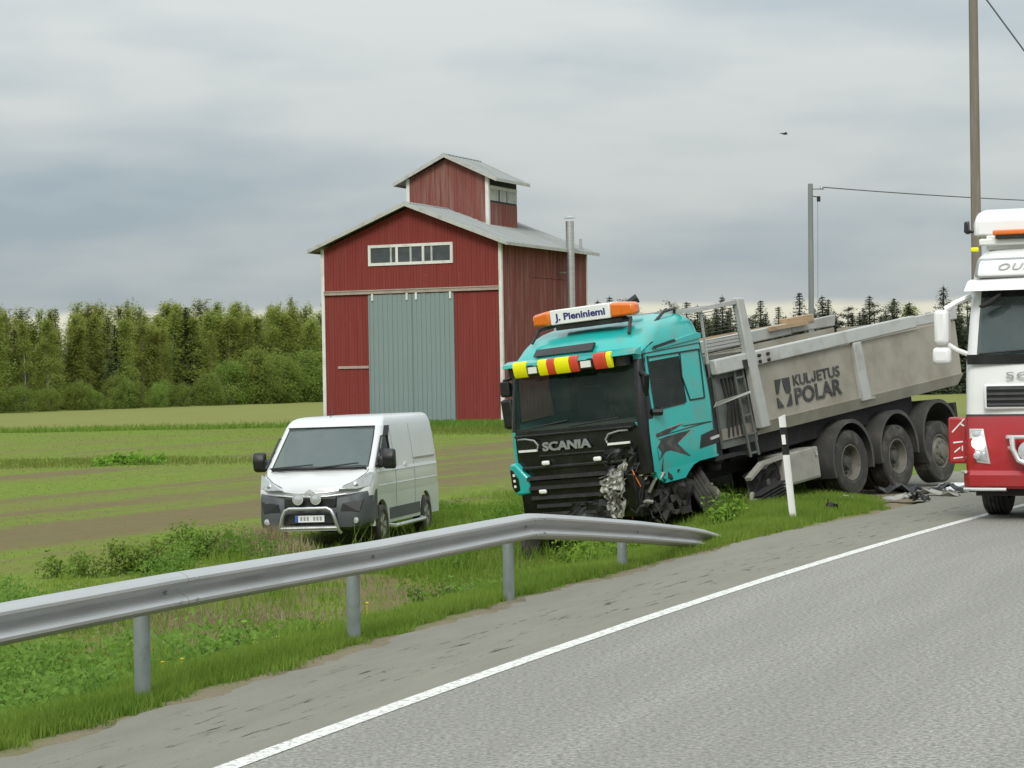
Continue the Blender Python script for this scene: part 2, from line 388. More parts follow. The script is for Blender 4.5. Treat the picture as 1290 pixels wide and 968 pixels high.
def axis_pts(segs):
    out = []
    for a, b, st in segs: out += list(np.arange(a, b, st))
    return np.array(out + [segs[-1][1]])
gx = axis_pts([(-2500, -500, 250), (-500, -120, 40), (-120, -40, 4), (-40, -16, 1.0), (-16, 16, 0.28), (16, 40, 1.2), (40, 120, 8), (120, 500, 60), (500, 2500, 400)])
gy = axis_pts([(-60, 6, 3), (6, 48, 0.28), (48, 75, 0.7), (75, 112, 0.8), (112, 240, 6), (240, 600, 40), (600, 4000, 400)])
GX, GY = np.meshgrid(gx, gy); GZ = hz(GX, GY)
nx, ny = len(gx), len(gy)
vv = np.stack([GX, GY, GZ], -1).reshape(-1, 3)
ii = (np.arange(ny - 1)[:, None] * nx + np.arange(nx - 1)[None]).reshape(-1)
ff = np.stack([ii, ii + 1, ii + nx + 1, ii + nx], -1)
def np_mesh(name, v, f, attrs=None, smooth=False):
    me = bpy.data.meshes.new(name); k = f.shape[1]
    me.vertices.add(len(v)); me.vertices.foreach_set('co', np.asarray(v, np.float32).ravel())
    me.loops.add(f.size); me.loops.foreach_set('vertex_index', f.astype(np.int32).ravel())
    me.polygons.add(len(f)); me.polygons.foreach_set('loop_start', (np.arange(len(f)) * k).astype(np.int32))
    if smooth: me.polygons.foreach_set('use_smooth', np.ones(len(f), bool))
    me.update(calc_edges=True)
    for n_, a in (attrs or {}).items():
        at = me.attributes.new(n_, 'FLOAT', 'POINT'); at.data.foreach_set('value', np.asarray(a, np.float32).ravel())
    return me
D_ = dist(GX, GY)
grav = sstep(edge(GY) + 0.30 + (fbm(GX * 1.3, GY * 1.3, 9) - .5) * .35 - D_, -0.08, 0.10)
far = sstep(GY, 100, 112)
me = np_mesh('field', vv, ff, {'soil': soil_mask(GX, GY), 'gravel': grav, 'far': far}, True)
m, nt, b, o = newmat('field_ground')
def attr(n):
    a = nt.nodes.new('ShaderNodeAttribute'); a.attribute_name = n; return a.outputs['Fac']
v = coords(nt)
g = mixc(nt, ramp(nt, noise(nt, v, 5.0, 6, 0.75), 0.3, 0.7), (0.098, 0.148, 0.018), (0.162, 0.212, 0.034))
g = mixc(nt, ramp(nt, noise(nt, v, 0.22, 5), 0.42, 0.66), g, (0.145, 0.155, 0.040))
s = mixc(nt, noise(nt, v, 3.0, 8, 0.7), (0.112, 0.090, 0.042), (0.172, 0.142, 0.070))
sf = nt.nodes.new('ShaderNodeMath'); sf.operation = 'MULTIPLY_ADD'; sf.inputs[1].default_value = 1.0
nn = nt.nodes.new('ShaderNodeMath'); nn.operation = 'MULTIPLY_ADD'; nn.inputs[1].default_value = 1.3; nn.inputs[2].default_value = -0.65
nt.links.new(noise(nt, v, 2.2, 6, 0.7), nn.inputs[0]); nt.links.new(attr('soil'), sf.inputs[0]); nt.links.new(nn.outputs[0], sf.inputs[2])
c = mixc(nt, ramp(nt, sf.outputs[0], 0.15, 0.95), g, s)
vf = coords(nt, (1.0, 0.22, 1))
fc = mixc(nt, noise(nt, vf, 0.25, 5), (0.155, 0.165, 0.045), (0.190, 0.198, 0.058))
c = mixc(nt, attr('far'), c, fc)
gv = mixc(nt, noise(nt, v, 30, 3, 0.8), (0.125, 0.102, 0.066), (0.27, 0.235, 0.165))
c = mixc(nt, attr('gravel'), c, gv)
nt.links.new(c, b.inputs['Base Color']); b.inputs['Roughness'].default_value = 0.95; b.inputs['Specular IOR Level'].default_value = 0.1
bump(nt, b, noise(nt, v, 14, 6, 0.7), 0.5, 0.05)
tag(link_mesh('field', me, m), kind='structure')

# asphalt: one strip with a ragged left edge
def strip_mesh(name, ys, d0, d1, z, nd_=2):
    V = []; UV = []
    for i, y in enumerate(ys):
        a, bb = d0[i], d1[i]
        for k in range(nd_):
            d = a + (bb - a) * k / (nd_ - 1); x, yy = at_d(d, y); V.append((x, yy, z)); UV.append((y * 1.07, d))
    n = len(ys); F = [(i * nd_ + k, (i + 1) * nd_ + k, (i + 1) * nd_ + k + 1, i * nd_ + k + 1) for i in range(n - 1) for k in range(nd_ - 1)]
    me = bpy.data.meshes.new(name); me.from_pydata(V, [], F); me.update()
    uv = me.uv_layers.new(name='road'); 
    for p in me.polygons:
        for li in p.loop_indices: uv.data[li].uv = UV[me.loops[li].vertex_index]
    if me.polygons[0].normal.z < 0: me.flip_normals()
    return me
ys = axis_pts([(-40, 6, 2), (6, 50, 0.12), (50, 140, 2), (140, 420, 10)])
rag = (fbm(ys * 1.7, ys * 0 + 3, 12) - 0.5) * 0.34 + (fbm(ys * 8, ys * 0 + 8, 13) - 0.5) * 0.16
me = strip_mesh('road', ys, edge(ys) + rag, np.full(len(ys), -7.55), 0.0, 4)
m, nt, b, o = newmat('asphalt')
uvn = nt.nodes.new('ShaderNodeUVMap'); uvn.uv_map = 'road'
sepu = nt.nodes.new('ShaderNodeSeparateXYZ'); nt.links.new(uvn.outputs[0], sepu.inputs[0])
v = coords(nt)
agg = noise(nt, v, 95, 2, 0.6); agg2 = noise(nt, v, 30, 4, 0.8)
base = mixc(nt, ramp(nt, agg2, 0.38, 0.63), (0.143, 0.139, 0.124), (0.355, 0.343, 0.308))
base = mixc(nt, ramp(nt, agg, 0.58, 0.74), base, (0.47, 0.462, 0.415))
def uvm(sc):
    mp = nt.nodes.new('ShaderNodeMapping'); mp.inputs['Scale'].default_value = sc; nt.links.new(uvn.outputs[0], mp.inputs[0]); return mp.outputs[0]
st = noise(nt, uvm((0.09, 1.1, 1)), 1.0, 5, 0.6)
base = mixc(nt, ramp(nt, st, 0.40, 0.62), base, mixc(nt, ramp(nt, agg2, 0.36, 0.64), (0.145, 0.141, 0.124), (0.305, 0.296, 0.262)))
# the shoulder outside the line is older, smoother and cracked
sh = mixc(nt, noise(nt, uvm((0.5, 2.4, 1)), 1.6, 7, 0.65), (0.155, 0.148, 0.118), (0.245, 0.236, 0.195))
sh = mixc(nt, ramp(nt, agg, 0.6, 0.78), sh, (0.29, 0.283, 0.25))
f_sh = ramp(nt, sepu.outputs[1], -0.02, 0.10)
c = mixc(nt, f_sh, base, sh)
ck = noise(nt, uvm((1.1, 9.0, 1)), 1.35, 6, 0.72)
band = nt.nodes.new('ShaderNodeMath'); band.operation = 'MULTIPLY'
nt.links.new(ramp(nt, ck, 0.575, 0.625), band.inputs[0])
bb = nt.nodes.new('ShaderNodeMath'); bb.operation = 'MULTIPLY'; nt.links.new(ramp(nt, sepu.outputs[1], 0.16, 0.42), bb.inputs[0])
inv = nt.nodes.new('ShaderNodeMath'); inv.operation = 'SUBTRACT'; inv.inputs[0].default_value = 1.0; nt.links.new(ramp(nt, sepu.outputs[1], 0.75, 1.35), inv.inputs[1])
nt.links.new(inv.outputs[0], bb.inputs[1]); nt.links.new(bb.outputs[0], band.inputs[1])
c = mixc(nt, band.outputs[0], c, (0.035, 0.033, 0.03))
nt.links.new(c, b.inputs['Base Color']); b.inputs['Roughness'].default_value = 0.88; b.inputs['Specular IOR Level'].default_value = 0.3
bump(nt, b, agg2, 0.8, 0.014)
tag(link_mesh('road', me, m), kind='structure')

yl_ = axis_pts([(-40, 6, 2), (6, 50, 0.25), (50, 200, 3)])
m, nt, b, o = newmat('road_paint')
v = coords(nt); n = noise(nt, v, 22, 6, 0.7)
nt.links.new(mixc(nt, ramp(nt, n, 0.38, 0.52), (0.30, 0.295, 0.27), (0.64, 0.635, 0.595)), b.inputs['Base Color']); b.inputs['Roughness'].default_value = 0.75
M_line = m
me = strip_mesh('edge_line', yl_, 0.065 + (fbm(yl_ * 7, yl_ * 0, 3) - .5) * .012, np.full(len(yl_), -0.065), 0.004)
tag(link_mesh('edge_line', me, M_line), kind='structure')
for y0 in (-1.0, 17.0, 29.0, 41.0, 53.0):
    yy = np.linspace(y0, y0 + 3, 5)
    tag(link_mesh('centre_line_dash', strip_mesh('centre_line_dash', yy, np.full(5, -3.59), np.full(5, -3.71), 0.004), M_line), kind='structure')

# ================================================================== guardrail
def build_guardrail():
    y_post = [4.3, 7.4, 10.45, 13.50, 16.44, 19.40, 22.55]
    root = thing('guardrail', 'galvanised steel guardrail along the road, its near end bent down into the grass', 'guardrail', (0, 0, 0))
    prof = [(0.0, 0.118), (-0.022, 0.116), (-0.060, 0.102), (-0.084, 0.080), (-0.086, 0.062), (-0.070, 0.042), (-0.020, 0.014), (-0.008, 0.0), (-0.020, -0.014), (-0.070, -0.042), (-0.086, -0.062), (-0.084, -0.080), (-0.060, -0.102), (-0.022, -0.116), (0.0, -0.118)]
    # (off the rail line towards the road is negative d)
    ctrl_y = [-6, 4.3, 7.4, 10.45, 13.5, 16.44, 18.7, 19.45, 19.75, 20.9, 22.55, 24.4, 25.2, 26.2]
    ctrl_d = [1.62, 1.62, 1.62, 1.62, 1.63, 1.63, 1.63, 1.63, 1.64, 1.70, 1.78, 1.93, 2.04, 2.20]
    ctrl_z = [0.65, 0.65, 0.65, 0.65, 0.648, 0.622, 0.632, 0.634, 0.612, 0.508, 0.347, 0.150, 0.055, -0.09]
    def sect(name, y0, y1, off, n):
        V = []; F = []
        ysn = np.linspace(y0, y1, n)
        zz = np.interp(ysn, ctrl_y, ctrl_z); dd = np.interp(ysn, ctrl_y, ctrl_d)
        for q_, (y, d, z) in enumerate(zip(ysn, dd, zz)):
            off = 0.0
            for th in (0, 1):
                for px, pz in (prof if th == 0 else prof[::-1]):
                    x, yy = at_d(d + px - off + th * 0.008, y); V.append((x, yy, z + pz + 0.0))
        k = 2 * len(prof)
        for i in range(n - 1):
            for j in range(k): F.append((i * k + j, i * k + (j + 1) % k, (i + 1) * k + (j + 1) % k, (i + 1) * k + j))
        F += [tuple(range(k)), tuple(range((n - 1) * k, n * k))]
        mb = MB(); mb.add(V, F); return mb.build('rail_section', M_galv, root, smooth=40)
    cuts = [-6, 4.15, 7.25, 13.66, 19.56, 26.2]
    for i in range(len(cuts) - 1):
        sect('rail_section', cuts[i], cuts[i + 1] - .006, 0.0, 40)
    for yc in cuts[1:-1]:                                       # splice bolts either side of each joint
        zc_ = float(np.interp(yc, ctrl_y, ctrl_z)); dc_ = float(np.interp(yc, ctrl_y, ctrl_d)); s = float(sl_(yc)); nrm = Vector((1, -s, 0)).normalized()
        for dy in (-.10, .10):
            for dz in (-.066, .066):
                bx, by = at_d(dc_ - .086, yc + dy); mb = MB(); mb.tube([Vector((bx, by, zc_ + dz)) - nrm * .01, Vector((bx, by, zc_ + dz)) + nrm * .008], .011, 7); mb.build('splice_bolt', M_post, root, smooth=40)
    for i, y in enumerate(y_post):
        dr_ = float(np.interp(y, ctrl_y, ctrl_d)); x, yy = at_d(dr_ + .165, y); z = float(np.interp(y, ctrl_y, ctrl_z))
        g = float(hz(x, yy))
        mb = MB(); r = 0.052
        mb.tube([(x, yy, g - 0.35), (x, yy, z + 0.06 if y < 23 else z + 0.02)], r, 14)
        mb.build('post', M_post, root, smooth=50)
        mb = MB(); bx, by = at_d(dr_ + .0, y); s = float(sl_(y)); nrm = Vector((1, -s, 0)).normalized()
        mb.tube([Vector((bx, by, z)) - nrm * 0.03, Vector((bx, by, z)) + nrm * 0.022], 0.010, 8); mb.tube([Vector((bx, by, z)) + nrm * 0.008, Vector((bx, by, z)) + nrm * 0.017], 0.018, 6)
        mb.build('bolt', M_post, root, smooth=30)
        mb = MB(); ax, ay = at_d(dr_ + .062, y); mb.cbox((0, 0, 0), (0.10, 0.10, 0.13), Matrix.Translation((ax, ay, z)) @ Matrix.Rotation(-math.atan(s), 4, 'Z')); mb.build('spacer', M_post, root)
    return root
build_guardrail()

# ================================================================== reflector post
def marker_post():
    base = Vector((3.75, 29.82, -0.1)); top = Vector((3.60, 29.75, 1.42))
    root = thing('marker_post', 'white plastic edge marker post with a black band, leaning beside the tipper truck', 'marker post', base)
    inv = root.matrix_world.inverted()
    ax = (top - base); L = ax.length; zax = ax.normalized(); xax = Vector((0.93, -0.36, 0)).cross(zax).cross(zax) * -1; xax = (Vector((0.93, -0.36, 0)) - zax * zax.dot(Vector((0.93, -0.36, 0)))).normalized(); yax = zax.cross(xax)
    Mx = Matrix((xax, yax, zax)).transposed().to_4x4()
    prof = [(-0.048, 0.012), (-0.036, 0.026), (0, 0.034), (0.036, 0.026), (0.048, 0.012), (0.040, -0.012), (0, 0.0), (-0.040, -0.012)]
    def seg(z0, z1, name, mt, k=1.0, slope=0.0):
        mb = MB(); n = len(prof)
        V = [(x * k, y * k, z0) for x, y in prof] + [(x * k, y * k, z1 + slope * x) for x, y in prof]
        mb.add(V, [tuple(range(n)), tuple(range(n, 2 * n))] + [(i, (i + 1) % n, (i + 1) % n + n, i + n) for i in range(n)], Mx)
        mb.build(name, mt, root, smooth=35)
    seg(0, 1.0, 'post_body', M_wplas); seg(1.0, L - .155, 'black_band', M_black, 1.012); seg(L - .155, L, 'post_top', M_wplas, 1.0, 0.35)
    mb = MB(); mb.cbox((0, -0.022, 1.21), (0.05, 0.016, 0.13), Mx); mb.build('reflector', M_wlamp, root)
marker_post()
# ================================================================== the red grain-dryer barn
def barn():
    yaw = R(23.2)
    # local frame: +x runs right along the front wall, +y runs back along the side wall, origin at the near corner
    ux = Vector((math.cos(yaw), -math.sin(yaw), 0)); uy = Vector((math.sin(yaw), math.cos(yaw), 0))
    Mw = Matrix((ux, uy, Vector((0, 0, 1)))).transposed().to_4x4(); Mw.translation = Vector((-0.40, 99.37, 0.02))
    root = thing('red_barn', 'tall red wooden grain barn with grey double doors and a small roof turret', 'barn', mat=Mw)
    W, L, HE, HA = 9.0, 10.5, 8.22, 10.0
    c = W / 2; rnd = random.Random(4)
    def boards(name, mat_, x0, x1, zlo, zhi, plane, t=0.022, bw=0.145, holes=()):
        """vertical lap boards with recessed joints, one mesh per wall"""
        mb = MB(); x = x0
        while x < x1 - 1e-3:
            w = min(bw * rnd.uniform(0.92, 1.08), x1 - x); mid = x + w / 2
            spans = [(zlo(mid), min(zhi(x), zhi(x + w)))]
            for hx0, hx1, hz0, hz1 in holes:
                if mid > hx0 and mid < hx1:
                    ns = []
                    for a, b_ in spans:
                        if hz0 > a: ns.append((a, min(b_, hz0)))
                        if hz1 < b_: ns.append((max(a, hz1), b_))
                    spans = [q for q in ns if q[1] - q[0] > 0.01]
            tt = t + rnd.uniform(-0.005, 0.008)
            for a, b_ in spans:
                if plane[0] == 'y': mb.box(x + .004, x + w - .004, plane[1] - tt, plane[1], a, b_)
                else: mb.box(plane[1], plane[1] + tt, x + .004, x + w - .004, a, b_)
            x += w
        o = mb.build(name, mat_, root); o['kind'] = 'stuff'; return o
    def redmat(name, c0, c1, grey, amt):
        m, nt, b, o = newmat(name); v = coords(nt, (3.2, 3.2, 0.22)); v2 = coords(nt)
        c_ = mixc(nt, noise(nt, v, 2.0, 6, 0.65), c0, c1)
        f = nt.nodes.new('ShaderNodeMath'); f.operation = 'MULTIPLY'; f.inputs[1].default_value = amt
        nt.links.new(ramp(nt, noise(nt, v, 1.3, 8, 0.7), 0.42, 0.72), f.inputs[0])
        c_ = mixc(nt, f.outputs[0], c_, grey)
        c_ = mixc(nt, ramp(nt, noise(nt, coords(nt, (1.6, 1.6, .8)), 2.6, 8, 0.75), 0.62, 0.74), c_, tuple(min(.5, q * 1.35 + .035) for q in grey))
        nt.links.new(c_, b.inputs['Base Color']); b.inputs['Roughness'].default_value = 0.85; b.inputs['Specular IOR Level'].default_value = 0.2
        bump(nt, b, noise(nt, v, 6, 4), 0.15, 0.01); return m
    M_redF = redmat('falu_red_front', (0.165, 0.030, 0.026), (0.205, 0.038, 0.032), (0.225, 0.070, 0.056), 0.38)
    M_redS = redmat('falu_red_weathered', (0.150, 0.040, 0.035), (0.205, 0.062, 0.054), (0.26, 0.145, 0.125), 0.8)
    M_redC = redmat('turret_red_weathered', (0.160, 0.050, 0.040), (0.215, 0.075, 0.06), (0.25, 0.155, 0.13), 0.85)
    M_trim = paint('barn_white_trim', (0.62, 0.61, 0.57), 0.7, dirt=(0.40, 0.36, 0.31), dirt_amt=0.7, scale=3, stretch=(1, 1, .4))
    M_beam = paint('barn_grey_beam', (0.34, 0.28, 0.24), 0.8, dirt=(0.24, 0.17, 0.14), dirt_amt=0.7, scale=3)
    M_door = paint('barn_door_grey_green', (0.175, 0.230, 0.225), 0.75, dirt=(0.21, 0.26, 0.245), dirt_amt=0.8, scale=2.0, stretch=(2.5, 2.5, .35), lo=.5, hi=.72)
    M_roof = paint('barn_sheet_roof', (0.27, 0.29, 0.285), 0.6, 0.2, dirt=(0.19, 0.20, 0.19), dirt_amt=0.7, scale=1.2, stretch=(.4, 1.6, .4))
    M_rime = paint('roof_edge_board', (0.40, 0.40, 0.37), 0.7, dirt=(0.25, 0.245, 0.225), dirt_amt=0.7, scale=3)
    M_pane = glass('barn_glass', (0.05, 0.06, 0.065), 0.1, 0.08)
    top = lambda x: HE - 0.02 + (HA - HE) * (1 - abs(x + c) / c) - 0.03
    # wall cores, closed so nothing shines through
    mb = MB(); mb.prism([(-W + .03, -1.2), (-.03, -1.2), (-.03, HE - .08), (-c, HA - .1), (-W + .03, HE - .08)], 0.005, L - .01, 'y'); mb.build('wall_core', M_redS, root)
    # x is negative to the left
    door = (-6.63, -2.33, 0.0, 5.93); win = (-6.61, -2.34, 7.32, 8.23)
    boards('front_cladding', M_redF, -W, 0, lambda x: -0.9, top, ('y', 0.0), holes=(door, win))
    boards('side_cladding', M_redS, 0, L, lambda x: -0.9, lambda x: HE - 0.05, ('x', 0.0))
    boards('far_side_cladding', M_redS, 0, L, lambda x: -0.9, lambda x: HE - 0.05, ('x', -W - 0.022))
    boards('rear_cladding', M_redS, -W, 0, lambda x: -0.9, top, ('y', L + 0.022))
    # corner boards, beam over the doors, small left beam
    for x0, x1, y0, y1 in ((-0.10, 0.045, -0.06, 0.10), (-W - 0.06, -W + 0.10, -0.06, 0.10), (-0.10, 0.045, L - .1, L + .045), (-W - .06, -W + .1, L - .1, L + .045)):
        mb = MB(); mb.box(x0, x1, y0, y1, -0.9, HE - .06); mb.build('corner_board', M_trim, root)
    mb = MB(); mb.box(-W + .1, -0.1, -0.13, -0.032, 6.02, 6.20); mb.box(-W + .1, -.1, -.16, -.13, 6.16, 6.21); mb.build('door_rail', M_beam, root)
    mb = MB(); mb.box(-8.25, -6.66, -0.08, -0.032, 2.62, 2.74); mb.build('wall_batten', M_beam, root)
    # two sliding door leaves of upright boards
    for k, (a, b_) in enumerate(((-6.63, -4.43), (-4.41, -2.33))):
        mb = MB(); mb.box(a, b_, -0.045, -0.01, 0.0, 5.98); leaf = mb.build('door_leaf', M_door, root)
        nb = 9; w = (b_ - a) / nb
        me_ = MB().box(0.006, w - .006, -0.030, 0, 0.02, 5.98).mesh('board'); me_.materials.append(M_door)
        for i in range(nb):
            link_mesh('board', me_, M_door, leaf, Matrix.Translation((a + i * w, -0.045 - rnd.uniform(0, .008), rnd.uniform(-.03, 0))))
        for hx in ((a + .22, b_ - .22) if k == 0 else (a + .22, b_ - .15)):
            mb = MB(); mb.box(hx - .05, hx + .05, -0.125, -0.085, 5.70, 6.02); mb.build('hanger', M_trim, leaf)
        mb = MB()
        mb.box(a, a + .06, -0.1, -0.084, 0.02, 5.95) if k == 0 else mb.box(a, a + .025, -0.1, -0.084, 0.02, 5.95)
        mb.build('door_edge', M_door, leaf)
    # band window
    mb = MB(); x0, x1, z0, z1 = -6.61, -2.34, 7.30, 8.25; t = 0.13
    mb.box(x0, x1, -0.07, 0.02, z0, z0 + t); mb.box(x0, x1, -0.07, 0.02, z1 - t, z1); mb.box(x0, x0 + t, -0.068, 0.02, z0 + t, z1 - t); mb.box(x1 - t, x1, -0.068, 0.02, z0 + t, z1 - t)
    wf = mb.build('band_window', M_trim, root)
    for q, wd in ((-5.15, .12), (-3.82, .12)):
        mb = MB(); mb.box(q - wd / 2, q + wd / 2, -0.066, 0.02, z0 + t, z1 - t); mb.build('mullion', M_trim, wf)
    for q in (-5.45, -4.45, -3.40):
        mb = MB(); mb.box(q - .045, q + .045, -0.05, 0.015, z0 + t, z1 - t); mb.build('glazing_bar', M_rime, wf)
    for a, b_ in ((x0 + t, -5.21), (-5.09, -3.88), (-3.76, x1 - t)):
        mb = MB(); mb.box(a, b_, -0.025, -0.012, z0 + t, z1 - t); mb.build('pane', M_pane, wf)
    # roof: two slopes of profiled sheet with a real rib at every 0.25 m
    def roof(name, xc, half, z_apex, pitch_drop, y0, y1, th=0.05, rib=0.35, parent=root, over=0.0):
        for s in (-1, 1):
            mb = MB(); n = max(2, int((y1 - y0) / rib)); st = (y1 - y0) / n
            ex = xc + s * half; ez = z_apex - pitch_drop
            for i in range(n):
                ya = y0 + i * st
                mb.hexa([(xc, ya, z_apex - th), (ex, ya, ez - th), (ex, ya + st, ez - th), (xc, ya + st, z_apex - th), (xc, ya, z_apex), (ex, ya, ez), (ex, ya + st, ez), (xc, ya + st, z_apex)])
                mb.hexa([(xc, ya + .02, z_apex), (ex, ya + .02, ez), (ex, ya + .07, ez), (xc, ya + .07, z_apex), (xc, ya + .03, z_apex + .035), (ex, ya + .03, ez + .035), (ex, ya + .06, ez + .035), (xc, ya + .06, z_apex + .035)])
            r_ = mb.build('roof_slope', M_roof, parent)
            for yy in (y0 - .03, y1):
                mb = MB(); mb.hexa([(xc, yy, z_apex - .16), (ex, yy, ez - .14), (ex, yy + .03, ez - .14), (xc, yy + .03, z_apex - .16), (xc, yy, z_apex + .03), (ex, yy, ez + .03), (ex, yy + .03, ez + .03), (xc, yy + .03, z_apex + .03)]); mb.build('barge_board', M_rime, r_)
            mb = MB(); mb.box(min(ex, ex + s * .03), max(ex, ex + s * .03), y0, y1, ez - .13, ez + .01); mb.build('fascia', M_rime, r_)
        mb = MB(); mb.prism([(xc - .16, z_apex - .03), (xc, z_apex + .05), (xc + .16, z_apex - .03), (xc, z_apex + .02)], y0 - .02, y1 + .02, 'y'); mb.build('ridge_cap', M_roof, parent)
    dr = (HA - HE) / c
    roof('roof', -c, c + 0.52, HA + .10, dr * (c + .52), -0.5, L + .45)
    # turret on the ridge
    ty0, ty1, tx0, tx1 = 4.2, 7.6, -6.60, -2.42; tc_ = (tx0 + tx1) / 2; TE, TA = 11.62, 12.62
    mb = MB(); mb.prism([(tx0 + .03, 8.6), (tx1 - .03, 8.6), (tx1 - .03, TE), (tc_, TA - .1), (tx0 + .03, TE)], ty0 + .01, ty1 - .01, 'y'); tur = mb.build('turret', M_redC, root)
    def tb(name, mt, plane, x0, x1, zlo, zhi):
        o_ = boards(name, mt, x0, x1, zlo, zhi, plane); o_.parent = tur
    tb('turret_front_cladding', M_redC, ('y', ty0), tx0, tx1, lambda x: 8.8, lambda x: TE + (TA - TE) * (1 - abs(x - tc_) / ((tx1 - tx0) / 2)) - .1)
    tb('turret_side_cladding', M_redC, ('x', tx1), ty0, ty1, lambda x: 8.8, lambda x: 10.35)
    mb = MB(); mb.box(tx1 - .12, tx1 + .05, ty0 - .05, ty0 + .12, 8.9, TE); mb.build('corner_board', M_trim, tur)
    mb = MB(); mb.box(tx0 - .05, tx0 + .12, ty0 - .05, ty0 + .12, 8.9, TE); mb.build('corner_board', M_trim, tur)
    mb = MB(); mb.box(tx1 - .05, tx1 + .012, ty0 + .15, ty1, 10.35, 11.62); mb.build('dark_opening', M_under, tur)
    mb = MB(); mb.box(tx1 + .014, tx1 + .05, ty0 + .15, ty1 - .02, 10.98, 11.14); mb.build('window_head', M_trim, tur)
    for a, b_ in ((ty0 + .2, ty0 + 1.15), (ty0 + 1.3, ty0 + 2.1), (ty0 + 2.2, ty1 - .1)):
        mb = MB(); mb.box(tx1 + .016, tx1 + .035, a, b_, 10.44, 10.97); mb.build('louvre_panel', M_rime, tur)
    roof('turret_roof', tc_, (tx1 - tx0) / 2 + .58, TA + .06, (TA - TE) / ((tx1 - tx0) / 2) * ((tx1 - tx0) / 2 + .58), ty0 - .35, ty1 + .3, rib=.4)
    # flue pipe on the side wall
    mb = MB(); mb.tube([(0.62, 6.85, 3.2), (0.62, 6.85, 9.45)], 0.20, 14); fl = mb.build('flue', M_galv, root, smooth=40)
    mb = MB(); mb.lathe([(0.0, .12), (0.30, 0.0), (0.0, -.01)], 14, Matrix.Translation((0.62, 6.85, 9.60)) @ Matrix.Rotation(R(90), 4, 'X')); mb.build('flue_cap', M_galv, fl, smooth=40)
    for z in (4.0, 7.0):
        mb = MB(); mb.box(0.0, 0.8, 6.82, 6.88, z, z + .06); mb.build('flue_bracket', M_post, fl)
    mb = MB(); mb.box(0.015, 0.05, 3.2, 7.8, 6.72, 6.80); mb.build('wall_batten', M_redS, root)
    mb = MB(); mb.tube([(0.25, 9.2, 8.15), (0.25, 9.2, 8.75)], .07, 8); mb.build('roof_vent', M_galv, root)
barn()
# ================================================================== shared vehicle tools (x forward, y left, z up)
FY = [-1, -.8, -.55, -.28, 0, .28, .55, .8, 1]
def ring(sec, nside, narc=4):
    """one horizontal outline of a cab: [(region, point)] going front -> left -> back -> right"""
    z, xf, xb, hw = sec['z'], sec['xf'], sec['xb'], sec['hw']; rf, rb, bow = sec.get('rf', .2), sec.get('rb', .08), sec.get('bow', .06)
    rk = sec.get('rake', 0.0)
    pts = []
    for f in FY: pts.append(('F', (xf - bow * f * f, f * (hw - rf), z)))
    cx, cy = xf - bow - rf, hw - rf
    for k in range(1, narc):
        a = math.pi / 2 * k / narc; pts.append(('CL', (cx + rf * math.cos(a), cy + rf * math.sin(a), z)))
    sx = sec.get('sx') or [cx + (xb + rb - cx) * k / (nside - 1) for k in range(nside)]
    for x in sx: pts.append(('SL', (x, hw, z)))
    for k in range(1, 3):
        a = math.pi / 2 * k / 3; pts.append(('RL', (xb + rb - rb * math.sin(a), hw - rb + rb * math.cos(a), z)))
    for f in (1, .33, -.33, -1): pts.append(('B', (xb, f * (hw - rb), z)))
    for k in range(2, 0, -1):
        a = math.pi / 2 * k / 3; pts.append(('RR', (xb + rb - rb * math.sin(a), -(hw - rb + rb * math.cos(a)), z)))
    for x in reversed(sx): pts.append(('SR', (x, -hw, z)))
    for k in range(narc - 1, 0, -1):
        a = math.pi / 2 * k / narc; pts.append(('CR', (cx + rf * math.cos(a), -(cy + rf * math.sin(a)), z)))
    return pts
def shell(secs, assign, parts, parent, nside=5, smooth=38, cap=True, floor=True):
    """loft of the outlines; assign(region, k, i) names the part each cell belongs to"""
    rings = [ring(s, nside) for s in secs]; n = len(rings[0]); bag = {}
    # column bookkeeping: cell j lies between point j and j+1
    reg = [r for r, _ in rings[0]]
    cells = []
    for j in range(n):
        a, b_ = reg[j], reg[(j + 1) % n]
        if a == b_: r = a
        elif 'CL' in (a, b_) : r = 'CL'
        elif 'CR' in (a, b_): r = 'CR'
        elif 'RL' in (a, b_): r = 'RL'
        elif 'RR' in (a, b_): r = 'RR'
        else: r = a
        cells.append(r)
    cnt = {}; idx = []
    for r in cells: idx.append(cnt.get(r, 0)); cnt[r] = cnt.get(r, 0) + 1
    tot = cnt
    for i in range(len(rings) - 1):
        for j in range(n):
            r = cells[j]; k = idx[j]
            if r == 'SR': k = tot['SR'] - 1 - k
            p = assign(r, k, i)
            if p is None: continue
            bag.setdefault(p, []).append((i * n + j, i * n + (j + 1) % n, (i + 1) * n + (j + 1) % n, (i + 1) * n + j))
    if cap: bag.setdefault(cap if isinstance(cap, str) else 'cab_body', []).append(tuple((len(rings) - 1) * n + j for j in range(n)))
    if floor: bag.setdefault('cab_floor', []).append(tuple(j for j in reversed(range(n))))
    allv = [p for rg in rings for _, p in rg]; out = {}
    for p, fs in bag.items():
        use = sorted({i for f in fs for i in f}); mp = {i: k for k, i in enumerate(use)}
        mb = MB(); mb.add([allv[i] for i in use], [tuple(mp[i] for i in f) for f in fs])
        nm, mt = parts[p]
        out[p] = mb.build(nm, mt, parent, smooth=smooth, recalc=False)
    return out
